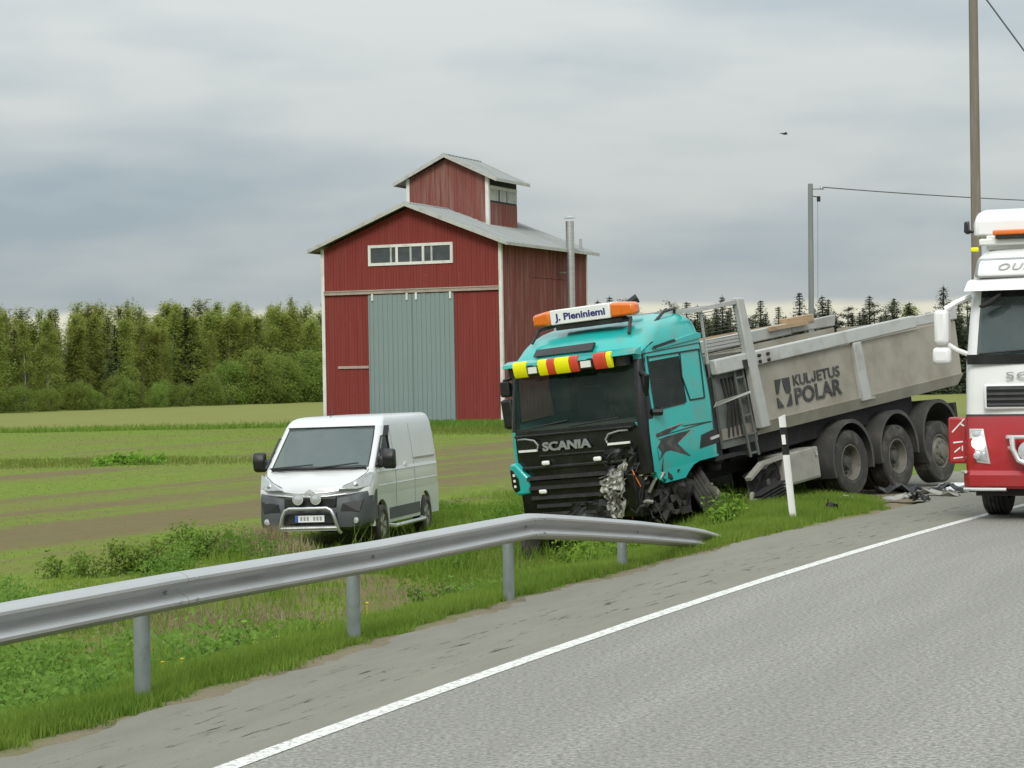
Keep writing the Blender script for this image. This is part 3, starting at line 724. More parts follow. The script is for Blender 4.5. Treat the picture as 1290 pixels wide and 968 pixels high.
def wheel(parent, pos, r=0.5, w=0.30, side=1, style='dish', rot=None, tyre=None, rimm=None, rr=None):
    """pos = hub centre of the outer face line; side +1 faces +y"""
    rr = rr or r * 0.57; h = w / 2
    M_ = Matrix.Translation(pos) @ (rot if rot is not None else Matrix.Identity(4)) @ Matrix.Diagonal((1, side, 1, 1))
    prof = [(rr * .98, -h * .9), (rr + .02, -h), (r - .09, -h * 1.02), (r - .03, -h * .97), (r - .006, -h * .8)]
    for k in range(5):
        y = -h * .72 + k * h * 1.44 / 4
        prof += [(r, y - h * .12), (r, y + h * .12)]
        if k < 4: prof += [(r - .014, y + h * .14), (r - .014, y + h * .22)]
    prof += [(r - .006, h * .8), (r - .03, h * .97), (r - .09, h * 1.02), (rr + .05, h * 1.0), (rr + .02, h * .97), (rr * .98, h * .86)]
    if style == 'dish':
        rp = [(rr, -h * .9), (rr, h * .84), (rr - .018, h * .9), (rr - .03, h * .84), (rr - .045, h * .3), (rr * .80, -h * .05), (rr * .60, -h * .25), (0.001, -h * .25)]
        hubp = [(rr * .44, -h * .25), (rr * .44, h * .15), (rr * .34, h * .32), (rr * .30, h * .62), (0.001, h * .66)]
        bolts = (rr * .60, -h * .25, -h * .02)
    elif style == 'hub':
        rp = [(rr, -h * .9), (rr, h * .84), (rr - .018, h * .9), (rr - .03, h * .84), (rr - .05, h * .6), (rr * .72, h * .95), (rr * .50, h * 1.05), (0.001, h * 1.05)]
        hubp = [(rr * .42, h * 1.05), (rr * .40, h * 1.3), (rr * .2, h * 1.4), (0.001, h * 1.4)]
        bolts = (rr * .60, h * 1.0, h * 1.2)
    else:
        rp = [(rr, -h * .9), (rr, h * .84), (rr - .012, h * .92), (rr - .02, h * .84), (rr * .9, h * .55), (rr * .45, h * .75), (0.001, h * .78)]
        hubp = [(rr * .30, h * .74), (rr * .28, h * .86), (0.001, h * .9)]
        bolts = (rr * .42, h * .74, h * .84)
    mb = MB(); mb.lathe(rp, 32, M_); wo_ = mb.build('wheel', rimm or M_rim, parent, smooth=35)
    mb = MB(); mb.lathe(prof, 40, M_); mb.build('tyre', tyre or M_rub, wo_, smooth=35)
    mb = MB(); mb.lathe(hubp, 20, M_)
    for k in range(10 if style != 'van' else 5):
        a = 2 * math.pi * k / (10 if style != 'van' else 5)
        mb.tube([(bolts[0] * math.cos(a), bolts[1], bolts[0] * math.sin(a)), (bolts[0] * math.cos(a), bolts[2], bolts[0] * math.sin(a))], .018, 6, M_)
    mb.build('hub', M_rimin if style == 'dish' else (rimm or M_rim), wo_, smooth=35)
    if style == 'van':
        mb = MB()
        for k in range(5):
            a = 2 * math.pi * (k + .5) / 5
            mb.prism([(rr * .3, -.035), (rr * .84, -.05), (rr * .84, .05), (rr * .3, .035)], h * .62, h * .86, 'y', M_ @ Matrix.Rotation(a, 4, 'Y'))
        mb.build('spoke', M_alu, wo_, smooth=30)
    return wo_
def crumple(name, mat_, parent, corners, nu, nv, amp, seed, thick=0.004):
    """a torn sheet: bilinear patch pushed in and out, ragged at its edges"""
    rn = random.Random(seed); A_, B_, C_, D__ = [Vector(c) for c in corners]; nrm = (B_ - A_).cross(D__ - A_).normalized()
    V = []; F = []
    for i in range(nu + 1):
        for j in range(nv + 1):
            u, w = i / nu, j / nv
            p = A_ * (1 - u) * (1 - w) + B_ * u * (1 - w) + C_ * u * w + D__ * (1 - u) * w
            ed = 1.6 if i in (0, nu) or j in (0, nv) else 0.7
            p = p + nrm * rn.uniform(-amp, amp) + Vector((rn.uniform(-1, 1), rn.uniform(-1, 1), rn.uniform(-1, 1))) * amp * .5 * ed
            V.append(p)
    for i in range(nu):
        for j in range(nv):
            if rn.random() < 0.06: continue
            a = i * (nv + 1) + j; F.append((a, a + nv + 1, a + nv + 2, a + 1))
    mb = MB(); mb.add(V, F); o = mb.build(name, mat_, parent)
    s_ = o.modifiers.new('s', 'SOLIDIFY'); s_.thickness = thick; return o

def pose(loc, yaw, pitch, roll, s=1.0):
    return Matrix.Translation(loc) @ Matrix.Rotation(-math.pi / 2 - yaw, 4, 'Z') @ Matrix.Rotation(pitch, 4, 'Y') @ Matrix.Rotation(roll, 4, 'X') @ Matrix.Scale(s, 4)

# ================================================================== crashed tipper truck
def tipper():
    K = 1.05; P = Vector((1.942, 32.227, -0.515)); C0 = Vector((0, 0, 1.95))
    P = C0 + (P - C0) * K
    root = thing('tipper_truck', 'crashed tipper truck with turquoise cab and dusty grey tipping body, nose in the ditch', 'truck', mat=pose(P, 0.681, 0.106, 0.074, K))
    # ---- cab shell
    Z = [1.23, 1.40, 1.60, 1.80, 1.96, 2.08, 2.30, 2.54, 2.74, 2.80, 2.90, 3.00, 3.10, 3.19, 3.27, 3.33, 3.37]
    XF = [1.42, 1.43, 1.43, 1.42, 1.40, 1.385, 1.345, 1.295, 1.25, 1.235, 1.21, 1.14, 1.02, .87, .68, .45, .25]
    HW = [1.19, 1.20, 1.20, 1.20, 1.20, 1.20, 1.19, 1.18, 1.17, 1.165, 1.16, 1.15, 1.13, 1.10, 1.04, .93, .72]
    XB = [-.40, -.40, -.40, -.40, -.40, -.40, -.40, -.40, -.40, -.40, -.40, -.395, -.385, -.365, -.325, -.25, -.10]
    secs = []
    for z, xf, hw, xb in zip(Z, XF, HW, XB):
        d = dict(z=z, xf=xf, xb=xb, hw=hw, rf=.12 if z < 2.95 else .24, rb=.10 if z < 2.95 else .14, bow=.07)
        if z < 2.95: d['sx'] = [xf - .19, 1.10, 1.02, .25, .20, -.22, -.30]
        else:
            c0 = xf - .07 - .24; c1 = xb + .14; d['sx'] = [c0 + (c1 - c0) * q for q in (0, .06, .12, .5, .55, .9, 1)]
        secs.append(d)
    def asg(r, k, i):
        z = (Z[i] + Z[i + 1]) / 2
        if r == 'F':
            if 1.96 < z < 2.74: return 'ws' if True else None
            if z < 1.96: return 'front'
            return 'visor' if z < 2.9 else 'body'
        if r in ('CL', 'CR'):
            if z < 1.96: return 'body' if r == 'CR' else 'cornerL'
            if z < 2.80: return 'corner' + r[1]
            return 'body'
        if r in ('SL', 'SR'):
            if 2.08 < z < 2.74 and k == 2: return 'win' + r
            if 1.96 < z < 2.8 and k == 0: return 'corner' + r[1]
            return 'body'
        return 'body'
    pt = {'ws': ('windscreen', M_glassT), 'front': ('front_panel', M_gloss), 'visor': ('windscreen_header', M_gloss), 'body': ('cab_body', M_teal), 'cornerL': ('door_pillar', M_gloss), 'cornerR': ('door_pillar', M_gloss), 'winSL': ('side_window', M_glassS), 'winSR': ('side_window', M_glassS), 'cab_body': ('cab_body', M_teal), 'cab_floor': ('cab_floor', M_under)}
    sh = shell(secs, asg, pt, root, nside=7, cap='body'); cab = sh['body']
    # rear fixed side pane outline and door seam
    def sidepoly(name, mt, poly, y0, y1, parent=cab, bevel=None): mb = MB(); mb.prism(poly, y0, y1, 'y'); return mb.build(name, mt, parent, bevel=bevel)
    for s in (1, -1):
        Y = lambda a: s * a
        # black rubber surround of the door glass: four strips
        for a, b_ in (((1.04, 2.07), (1.00, 2.82)), ((1.00, 2.80), (-.26, 2.78)), ((-.26, 2.78), (-.19, 2.09)), ((-.19, 2.09), (.18, 2.10)), ((1.04, 2.07), (.30, 2.08)), ((.22, 2.79), (.27, 2.45)), ((.27, 2.45), (.17, 2.10))):
            mb = MB(); mb.bar((a[0], Y(1.196 - (a[1] - 2.08) * .042), a[1]), (b_[0], Y(1.196 - (b_[1] - 2.08) * .042), b_[1]), .022, .028, (0, 1, 0)); mb.build('window_seal', M_black, cab)
        # rubber-black door edge and lower door gap
        for a, b_ in (((1.10, 1.38), (1.10, 2.86)), ((1.10, 2.86), (-.30, 2.87)), ((-.31, 2.87), (-.31, 1.62)), ((1.05, 1.70), (-.28, 1.74))):
            mb = MB(); mb.bar((a[0], Y(1.195 - max(0, a[1] - 2.08) * .042), a[1]), (b_[0], Y(1.195 - max(0, b_[1] - 2.08) * .042), b_[1]), .012, .018, (0, 1, 0)); mb.build('door_seam', M_black, cab)
        # lower skirt in front of the wheel with the arch cut into it
        arch = [(1.20, 1.26), (1.16, 1.14), (1.02, 1.05), (.52, 1.05), (.42, 1.12), (.28, 1.20), (.10, 1.235), (-.36, 1.235), (-.36, 1.26)]
        sidepoly('cab_skirt', M_teal, arch, Y(1.10), Y(1.19))
        # black recess behind the door with the handle
        sidepoly('step_recess', M_gloss, [(.10, 1.40), (.02, 1.58), (-.28, 1.62), (-.385, 1.60), (-.385, 1.42)], Y(1.19), Y(1.206))
        mb = MB(); mb.bar((-.18, Y(1.215), 1.50), (-.385, Y(1.215), 1.515), .03, .035); mb.build('door_handle', M_chr, cab)
        # roof side ridge and drip shelf
        sidepoly('drip_shelf', M_teal, [(.80, 2.875), (.70, 2.94), (-.25, 3.03), (-.36, 3.00), (-.36, 2.93), (-.2, 2.92)], Y(1.10), Y(1.178), bevel=.012)
        sidepoly('roof_vent_slot', M_gloss, [(.86, 2.90), (.80, 2.94), (.32, 2.985), (.28, 2.95)], Y(1.13), Y(1.186))
    # star-shaped decals on the visible door
    ST = [[(1.09, 1.74), (.86, 1.77), (.42, 1.80), (.77, 1.72), (1.09, 1.69)], [(1.09, 1.56), (1.0, 1.64), (1.07, 1.66), (.80, 1.68), (.24, 1.69), (.62, 1.545), (.34, 1.33), (.80, 1.475), (.93, 1.47), (1.09, 1.37), (1.02, 1.48)], [(.47, 1.775), (-.28, 1.745), (-.28, 1.725), (.40, 1.755)]]
    for k, poly in enumerate(ST): sidepoly('door_graphic', M_decal, poly, 1.19, 1.2035)
    sidepoly('door_graphic', M_grey, [(.24, 1.69), (.62, 1.545), (.585, 1.545), (.19, 1.69)], 1.19, 1.2032)
    sidepoly('door_graphic', M_grey, [(.42, 1.80), (.80, 1.775), (.80, 1.79), (.40, 1.815)], 1.19, 1.2032)
    # ---- sun visor shelf, signal-colour blocks and small lamps on it
    mb = MB(); prof = [(1.20, 2.93), (1.33, 2.97), (1.47, 2.93), (1.49, 2.885), (1.42, 2.87), (1.2, 2.86)]
    V = []; n = len(prof); yy = [-1.18, -1.08, -.8, -.4, 0, .4, .8, 1.08, 1.18]
    for y in yy:
        sh_ = 0.10 * (y / 1.18) ** 2 + (0.10 if abs(y) > 1.1 else 0)
        V += [(x - sh_ if x > 1.25 else x - sh_ * .3, y, z) for x, z in prof]
    F = [(i * n + k, i * n + (k + 1) % n, (i + 1) * n + (k + 1) % n, (i + 1) * n + k) for i in range(len(yy) - 1) for k in range(n)] + [tuple(range(n)), tuple(range((len(yy) - 1) * n, len(yy) * n))]
    mb.add(V, F); vis = mb.build('sun_visor', M_teal, root, smooth=35)
    mb = MB(); mb.box(1.2, 1.36, -1.02, 1.02, 2.74, 2.875); mb.build('visor_underside', M_black, vis)
    yv = lambda p: -.85 + (p - 110) * .00351
    for a, b_, mt in ((110, 178, M_yel), (246, 291, M_yel), (293, 331, M_red), (333, 404, M_yel), (406, 446, M_red), (520, 578, M_red), (579, 602, M_yel)):
        mb = MB(); y0, y1 = yv(a), yv(b_); o_ = .10 * ((y0 + y1) / 2.36) ** 2
        mb.prism([(1.44 - o_, 2.735), (1.475 - o_, 2.73), (1.50 - o_, 2.78), (1.515 - o_, 2.90), (1.49 - o_, 2.955), (1.44 - o_, 2.96)], y0, y1, 'y'); mb.build('signal_block', mt, vis, bevel=.008)
    for a, b_ in ((183, 243), (450, 516)):
        mb = MB(); mb.box(1.40, 1.47, yv(a), yv(b_), 2.75, 2.90); l_ = mb.build('visor_lamp', M_black, vis, bevel=.01)
        mb = MB(); mb.box(1.465, 1.485, yv(a) + .03, yv(b_) - .03, 2.78, 2.87); mb.build('lens', M_wlamp, l_)
    # ---- roof: dark hatch slot, mounting feet, light bar, air horn
    mb = MB(); mb.hexa([(1.13, -.70, 2.99), (1.17, .38, 2.99), (1.07, .38, 3.08), (1.03, -.70, 3.08), (1.16, -.70, 3.0), (1.20, .38, 3.0), (1.10, .38, 3.10), (1.06, -.70, 3.09)]); mb.build('roof_slot', M_gloss, cab)
    mb = MB()
    mb.tube([(.95, -.85, 3.18), (.80, -.80, 3.36), (.72, -.4, 3.40), (.72, .6, 3.40), (.78, .82, 3.36), (.92, .86, 3.16)], .025, 8)
    mb.box(.60, .86, -.45, .72, 3.32, 3.385); mb.build('light_bar_bracket', M_black, root)
    lb = MB(); lb.box(.60, .84, -.55, .52, 3.40, 3.615); lbo = lb.build('light_bar', M_signw, root, bevel=.015)
    for y0, y1 in ((-.90, -.56), (.53, .90)):
        mb = MB(); s = -1 if y0 < 0 else 1; yo, yi = (y0, y1) if s < 0 else (y1, y0)
        mb.hexa([(.585, yi, 3.395), (.855, yi, 3.395), (.82, yo, 3.405), (.62, yo, 3.405), (.585, yi, 3.615), (.855, yi, 3.615), (.81, yo, 3.575), (.63, yo, 3.575)])
        mb.build('amber_beacon', M_amber, lbo, bevel=.04)
    text('J. Pieniniemi', .135, M_navy, lbo, (.843, -.46, 3.465), (0, 1, 0), (0, 0, 1), extrude=.002, bold=.004, width=.90)
    mb = MB(); mb.tube([(.15, .25, 3.34), (.15, .25, 3.46), (.1, .3, 3.56), (.0, .42, 3.62)], [.035, .035, .04, .07], 10); mb.tube([(.05, .05, 3.3), (.02, .05, 3.60)], .045, 8); mb.build('air_horn', M_black, root, smooth=40)
    mb = MB(); mb.cbox((-.12, -.35, 3.44), (.20, .16, .14)); mb.tube([(-.12, -.35, 3.3), (-.12, -.35, 3.45)], .025, 8); mb.tube([(-.1, -.6, 3.3), (-.1, -.6, 3.52)], .03, 8); mb.cbox((-.1, -.6, 3.55), (.14, .10, .09)); mb.build('work_lamp', M_black, root)
    mb = MB(); mb.tube([(.55, 1.00, 3.22), (.2, .98, 3.38), (-.15, .92, 3.40), (-.3, .85, 3.3)], .022, 8); mb.tube([(-.15, .92, 3.40), (-.15, .92, 3.27)], .02, 8); mb.build('roof_rail', M_black, root)
    # ---- front: grille bars, lettering, lamp eyebrows, markers
    gp = sh['front']
    for z, y0, y1, h in ((1.90, -1.02, 1.05, .035), (1.60, -.62, .55, .030), (1.44, -.95, .85, .045)):
        mb = MB(); mb.box(1.37, 1.452, y0, y1, z - h / 2, z + h / 2); mb.build('grille_bar', M_black, gp, bevel=.012)
    # lower grille and bumper block under the cab
    mb = MB(); mb.prism([(1.05, .62), (1.36, .66), (1.43, .80), (1.43, 1.26), (1.05, 1.26)], -1.05, .98, 'y'); bp = mb.build('bumper', M_gloss, root, bevel=.02)
    for z, y0, y1 in ((1.30, -.92, .62), (1.16, -.90, .55), (1.02, -.88, .50), (.90, -.80, .48), (.78, -.72, .46)):
        mb = MB(); mb.hexa([(1.42, y0, z - .022), (1.475, y0 + .04, z - .03), (1.475, y1, z - .03), (1.42, y1, z - .022), (1.42, y0, z + .022), (1.465, y0 + .04, z + .01), (1.465, y1, z + .01), (1.42, y1, z + .022)]); mb.build('grille_bar', M_under, bp)
    text('SCANIA', .165, M_grey, gp, (1.452, -.52, 1.675), (0, 1, -.0), (0, 0, 1), extrude=.012, bold=.006, width=.86)
    for s, c0 in ((-1, -.78), (1, .78)):
        a = c0 - s * .18; b_ = c0 + s * .20
        mb = MB(); mb.tube([(1.42, b_, 1.86), (1.435, c0 + s * .05, 1.86), (1.45, c0 - s * .12, 1.83), (1.452, a, 1.76), (1.452, a + s * .02, 1.71)], .014, 6); mb.build('lamp_trim', M_grey, gp, smooth=40)
        mb = MB(); mb.bar((1.452, a + s * .03, 1.69), (1.40 + .02, b_, 1.69), .03, .035, (1, 0, 0)); mb.build('daytime_lamp', M_wlamp, gp)
    for y, z in ((-.50, 1.50), (.42, 1.50), (-.62, 1.10)):
        mb = MB(); mb.cbox((1.46, y, z), (.05, .13, .065)); mb.build('marker_lamp', M_wlamp, gp, bevel=.02)
    # headlight with turquoise surround on the undamaged corner
    mb = MB(); mb.prism([(-1.17, 1.52), (-1.06, 1.52), (-.86, 1.31), (-.86, 1.08), (-1.10, 1.06), (-1.17, 1.20)], 1.02, 1.46, 'x'); hs = mb.build('headlight_surround', M_teal, root, bevel=.03)
    mb = MB(); mb.prism([(-1.165, 1.45), (-1.10, 1.42), (-1.03, 1.30), (-1.03, 1.14), (-1.12, 1.11), (-1.165, 1.20)], 1.40, 1.472, 'x'); hl = mb.build('headlight', M_gloss, hs, bevel=.01)
    for z in (1.20, 1.28, 1.36):
        mb = MB(); mb.cbox((1.47, -1.10, z), (.02, .035, .035)); mb.build('lamp_dot', M_wlamp, hl)
    # wipers and mirror arms
    for a, b_ in (((1.45, -.95, 1.985), (1.40, -.05, 2.07)), ((1.45, .0, 1.985), (1.41, .85, 2.04))):
        mb = MB(); mb.tube([a, b_], .012, 6); mb.build('wiper', M_black, root)
    mb = MB(); mb.prism([(1.02, 1.98), (1.12, 2.02), (1.13, 2.42), (1.02, 2.44)], -1.45, -1.25, 'y'); mb.prism([(1.02, 2.46), (1.13, 2.47), (1.12, 2.70), (1.02, 2.66)], -1.43, -1.25, 'y')
    mb.bar((1.08, -1.15, 2.74), (1.08, -1.38, 2.70), .05, .05); mb.build('mirror', M_black, root, bevel=.03)
    mb = MB(); mb.tube([(1.20, 1.16, 2.62), (1.24, 1.30, 2.56), (1.20, 1.24, 2.42), (1.15, 1.17, 2.3)], .035, 7); mb.tube([(1.10, 1.2, 2.05), (1.02, 1.28, 2.03), (.95, 1.22, 2.06)], .05, 7); mb.build('broken_mirror_arm', M_black, root, smooth=40)
    # ---- interior
    mb = MB(); mb.box(.86, 1.30, -1.08, 1.08, 1.60, 1.99); mb.build('dashboard', M_int, root, bevel=.05)
    mb = MB(); mb.tube([(.78 + .2 * math.sin(a), .58 + .22 * math.cos(a), 2.02 + .16 * math.sin(a)) for a in [k * math.pi / 10 for k in range(21)]], .016, 6); mb.build('steering_wheel', M_black, root)
    for y in (-.62, .60):
        mb = MB(); mb.box(.05, .55, y - .26, y + .26, 1.55, 1.72); mb.prism([(.05, 1.65), (.22, 1.65), (.05, 2.42), (-.08, 2.40)], y - .25, y + .25, 'y'); mb.prism([(-.05, 2.44), (.06, 2.44), (.03, 2.62), (-.06, 2.62)], y - .13, y + .13, 'y'); mb.build('seat', M_seat, root, bevel=.04)
    mb = MB(); mb.box(-.37, -.33, -1.1, 1.1, 1.3, 2.8); mb.build('rear_lining', M_curt, root)
    # ---- crash damage on the near front corner
    crumple('torn_bumper_sheet', M_crump, root, [(1.49, .52, .68), (1.47, .74, .68), (1.44, .90, 1.46), (1.49, .44, 1.20)], 11, 14, .030, 3)
    crumple('torn_bumper_sheet', M_crump, root, [(1.53, .44, .98), (1.50, .80, 1.05), (1.44, .88, 1.42), (1.51, .48, 1.26)], 10, 8, .035, 8)
    crumple('crushed_corner', M_under, root, [(1.40, .86, .68), (.95, 1.14, .70), (1.02, 1.16, 1.55), (1.38, .98, 1.62)], 8, 9, .06, 5)
    crumple('crushed_corner', M_crump, root, [(1.30, .98, 1.18), (1.02, 1.20, 1.14), (1.06, 1.18, 1.30), (1.32, 1.0, 1.34)], 5, 3, .05, 15)
    crumple('split_fascia', M_gloss, root, [(1.47, .50, 1.22), (1.40, 1.0, 1.24), (1.36, 1.05, 1.66), (1.46, .56, 1.60)], 9, 7, .035, 31)
    crumple('torn_lower_grille', M_black, root, [(1.50, -.35, .60), (1.48, .55, .56), (1.47, .50, .92), (1.49, -.10, .90)], 12, 5, .03, 33)
    rn = random.Random(23)
    for k in range(12):
        a = Vector((rn.uniform(1.15, 1.45), rn.uniform(.45, 1.12), rn.uniform(.8, 1.45))); l_ = rn.uniform(.2, .5)
        mb = MB(); mb.tube([a, a + Vector((rn.uniform(.02, .1), rn.uniform(-.1, .1), -l_ * .4)), a + Vector((rn.uniform(-.05, .08), rn.uniform(-.15, .15), -l_))], .007, 5); mb.build('hanging_wire', (M_black, M_amber, M_crump)[k % 3 if k % 2 else 0], root)
    crumple('torn_wing', M_under, root, [(1.05, 1.12, .55), (.30, 1.10, .55), (.35, 1.14, 1.12), (1.05, 1.17, 1.22)], 9, 6, .06, 6)
    rn = random.Random(11)
    for k in range(22):
        mb = MB(); a = Vector((rn.uniform(.95, 1.42), rn.uniform(.78, 1.14), rn.uniform(.5, 1.5))); b_ = a + Vector((rn.uniform(-.2, .12), rn.uniform(-.15, .15), rn.uniform(-.3, .25)))
        mb.tube([a, (a + b_) / 2 + Vector((rn.uniform(-.06, .06),) * 3), b_], rn.uniform(.01, .03), 6); mb.build('bent_bracket', M_under if k % 4 else M_crump, root)
    for y, z in ((1.0, 1.45), (1.08, 1.50), (1.02, 1.24), (1.12, 1.25), (1.10, 1.78)):
        mb = MB(); mb.cbox((1.34 - (y - 1) * 1.2, y, z), (.05, .06, .075)); mb.build('exposed_lamp', M_wlamp if z < 1.7 else M_yel, root, bevel=.015)
    mb = MB(); mb.bar((1.33, 1.06, 1.42), (1.31, 1.06, 1.95), .05, .05); mb.build('corner_panel', M_teal, root)
    # ---- chassis
    mb = MB()
    for y in (-.42, .42): mb.box(-7.55, 1.15, y - .05, y + .05, .82, 1.10)
    for x in (-7.3, -6.2, -5.0, -3.3, -2.0, -.9, .4): mb.box(x - .08, x + .08, -.42, .42, .86, 1.06)
    mb.build('chassis_frame', M_under, root)
    mb = MB(); mb.box(-6.5, -1.0, -.95, .95, 1.07, 1.415); mb.build('tipping_subframe', M_under, root, bevel=.02)
    mb = MB(); mb.box(-.2, 1.2, -.85, .85, .62, 1.22); mb.prism([(-.9, .55), (.2, .45), (.2, 1.2), (-.9, 1.2)], -.5, .5, 'y'); mb.build('engine_block', M_under, root, bevel=.05)
    mb = MB(); mb.box(-.62, -.44, -1.0, 1.1, 1.1, 2.35); mb.tube([(-.55, .92, 1.0), (-.55, .92, 2.55)], .13, 12); mb.build('air_filter_stack', M_under, root, bevel=.03)
    mb = MB(); mb.prism([(-.30, 1.16), (-.9, 1.16), (-1.45, 1.10), (-1.45, 1.16), (-.9, 1.21), (-.30, 1.21)], .75, 1.18, 'y'); mb.build('wing_edge', M_under, root)
    # ---- locker and the wrecked step next to it
    mb = MB(); mb.box(-3.0, -2.06, .70, 1.20, .52, 1.0); lk = mb.build('side_locker', M_box, root, bevel=.02)
    mb = MB(); mb.box(-2.96, -2.10, 1.2, 1.212, .56, .96); mb.build('locker_lid', M_box, lk)
    mb = MB(); mb.cbox((-2.9, 1.22, .90), (.06, .03, .06)); mb.build('locker_latch', M_alu, lk)
    mb = MB(); mb.box(-2.05, -1.93, 1.05, 1.22, .50, 1.02); mb.bar((-1.95, 1.2, .98), (-1.35, 1.24, .97), .10, .05); mb.bar((-1.35, 1.24, .97), (-.92, 1.26, .80), .10, .05); mb.bar((-1.95, 1.2, .55), (-1.2, 1.30, .50), .08, .05); mb.bar((-1.2, 1.3, .5), (-.80, 1.32, .48), .07, .04); mb.bar((-.80, 1.32, .46), (-.92, 1.30, .60), .05, .04); mb.build('bent_step_frame', M_box, root)
    crumple('crushed_tank', M_under, root, [(-1.0, 1.1, .35), (-1.95, 1.12, .40), (-1.95, 1.16, .92), (-1.0, 1.12, .86)], 8, 5, .06, 21)
    for k in range(5):
        z = .34 + k * .05; mb = MB(); mb.hexa([(-.85 - k * .03, 1.20, z), (-1.75, 1.22, z + .10), (-1.75, 1.38, z + .10), (-.85 - k * .03, 1.40, z), (-.87 - k * .03, 1.20, z + .02), (-1.72, 1.22, z + .12), (-1.72, 1.38, z + .12), (-.87 - k * .03, 1.40, z + .02)]); mb.build('step_slat', M_under, root)
    # ---- tipping body
    x0, x1 = -.58, -7.85; hw = 1.25
    floor_z, rail_lo, rail_hi = 1.55, 2.37, 2.60
    body = None
    mb = MB()
    # open box: floor, sides with real thickness, front wall
    mb.prism([(x0, 1.42), (x1 + .1, 1.42), (x1, 1.58), (x0, 1.58)], -1.16, 1.16, 'y')
    body = mb.build('tipper_floor', M_inner, root)
    rail_lo0, rail_hi0 = rail_lo, rail_hi
    for s in (1, -1):
        A = lambda q: s * q
        rail_lo = rail_lo0 + (.13 if s < 0 else 0); rail_hi = rail_hi0 + (.13 if s < 0 else 0)
        mb = MB()
        mb.hexa([(-1.5, A(1.10), 1.38), (x1 + .12, A(1.10), 1.38), (x1 + .12, A(1.16), 1.38), (-1.5, A(1.16), 1.38), (-1.5, A(1.14), 1.56), (x1, A(1.14), 1.56), (x1, A(1.235), 1.56), (-1.5, A(1.235), 1.56)])
        mb.build('lower_sill', M_body, body)
        mb = MB(); mb.hexa([(-1.5, A(1.13), 1.555), (x1, A(1.13), 1.555), (x1, A(1.195), 1.555), (-1.5, A(1.195), 1.555), (-1.5, A(1.15), rail_lo + .02), (x1, A(1.15), rail_lo + .08), (x1, A(1.20), rail_lo + .08), (-1.5, A(1.20), rail_lo + .02)]); sp = mb.build('side_panel', M_body, body)
        # front bay of the side, set back and greener
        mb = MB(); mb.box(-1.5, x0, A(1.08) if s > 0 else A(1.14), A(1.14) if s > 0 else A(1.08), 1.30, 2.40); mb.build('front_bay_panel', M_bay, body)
        mb = MB(); mb.hexa([(x0 + .06, A(1.14), rail_lo), (-6.45, A(1.14), rail_lo + .10), (-6.45, A(1.26), rail_lo + .10), (x0 + .06, A(1.26), rail_lo), (x0 + .06, A(1.12), rail_hi - .01), (-6.45, A(1.12), rail_hi + .07), (-6.45, A(1.245), rail_hi + .07), (x0 + .06, A(1.245), rail_hi - .01)]); mb.build('top_rail', M_rail, body, bevel=.02)
        mb = MB(); mb.hexa([(-6.47, A(1.15), rail_lo + .12), (x1 - .05, A(1.15), rail_lo + .10), (x1 - .05, A(1.23), rail_lo + .10), (-6.47, A(1.23), rail_lo + .12), (-6.47, A(1.13), rail_hi + .05), (x1 - .1, A(1.13), rail_hi + .07), (x1 - .1, A(1.21), rail_hi + .07), (-6.47, A(1.21), rail_hi + .05)]); mb.build('rear_rail', M_rail, body, bevel=.02)
        # mid rib and the leaning front upright carrying the headboard
        for (xa, xb_, xc, xd, lo, hi) in ((-4.42, -4.66, -4.36, -4.60, 1.50, rail_lo + .06),):
            mb = MB(); mb.hexa([(xa, A(1.18), lo), (xb_ - .04, A(1.18), lo), (xb_ - .04, A(1.262), lo), (xa, A(1.262), lo), (xc, A(1.18), hi), (xd, A(1.18), hi), (xd, A(1.262), hi), (xc, A(1.262), hi)]); mb.build('side_rib', M_rail, body, bevel=.015)
            mb = MB(); mb.hexa([(xb_ - .05, A(1.19), lo), (xb_ - .22, A(1.19), lo), (xb_ - .22, A(1.23), lo), (xb_ - .05, A(1.23), lo), (xb_ - .05, A(1.19), lo + .16), (xb_ - .08, A(1.19), lo + .16), (xb_ - .08, A(1.23), lo + .16), (xb_ - .05, A(1.23), lo + .16)]); mb.build('rib_gusset', M_body, body)
        mb = MB(); mb.hexa([(-1.44, A(1.16), 1.47), (-1.70, A(1.16), 1.47), (-1.70, A(1.275), 1.47), (-1.44, A(1.275), 1.47), (-1.26, A(1.16), 3.42), (-1.44, A(1.16), 3.40), (-1.44, A(1.275), 3.40), (-1.26, A(1.275), 3.42)]); mb.build('front_upright', M_rail, body, bevel=.02)
        mb = MB(); mb.bar((-1.30, A(1.20), 3.36), (-.10, A(1.20), 3.33), .08, .06); mb.build('canopy_rail', M_rail, body)
        mb = MB(); mb.bar((-.42, A(1.18), 3.30), (-.42, A(1.18), 2.55), .03, .03); mb.build('canopy_post', M_rail, body)
        for bx_ in (-1.62, -1.86):
            for bz in (2.44, 2.53):
                mb = MB(); mb.tube([(bx_ - .02, A(1.24), bz), (bx_ - .02, A(1.29), bz)], .025, 8); mb.build('rail_bolt', M_under, body)
    for s in (1, -1):
        for k in range(13):
            z = 2.68 + k * .05; mb = MB(); mb.tube([(-.40, s * 1.19, z), (-1.52 + (z - 2.6) * .17, s * 1.19, z)], .005, 4); mb.build('mesh_rod', M_guard, body)
    mb = MB(); mb.box(-1.62, -1.52, -1.14, 1.14, 1.5, 2.62); mb.build('front_wall', M_inner, body)
    for x in (-.18, -.75, -1.28):
        mb = MB(); mb.bar((x, -1.2, 3.34), (x, 1.2, 3.34), .06, .05); mb.build('canopy_crossbar', M_rail, body)
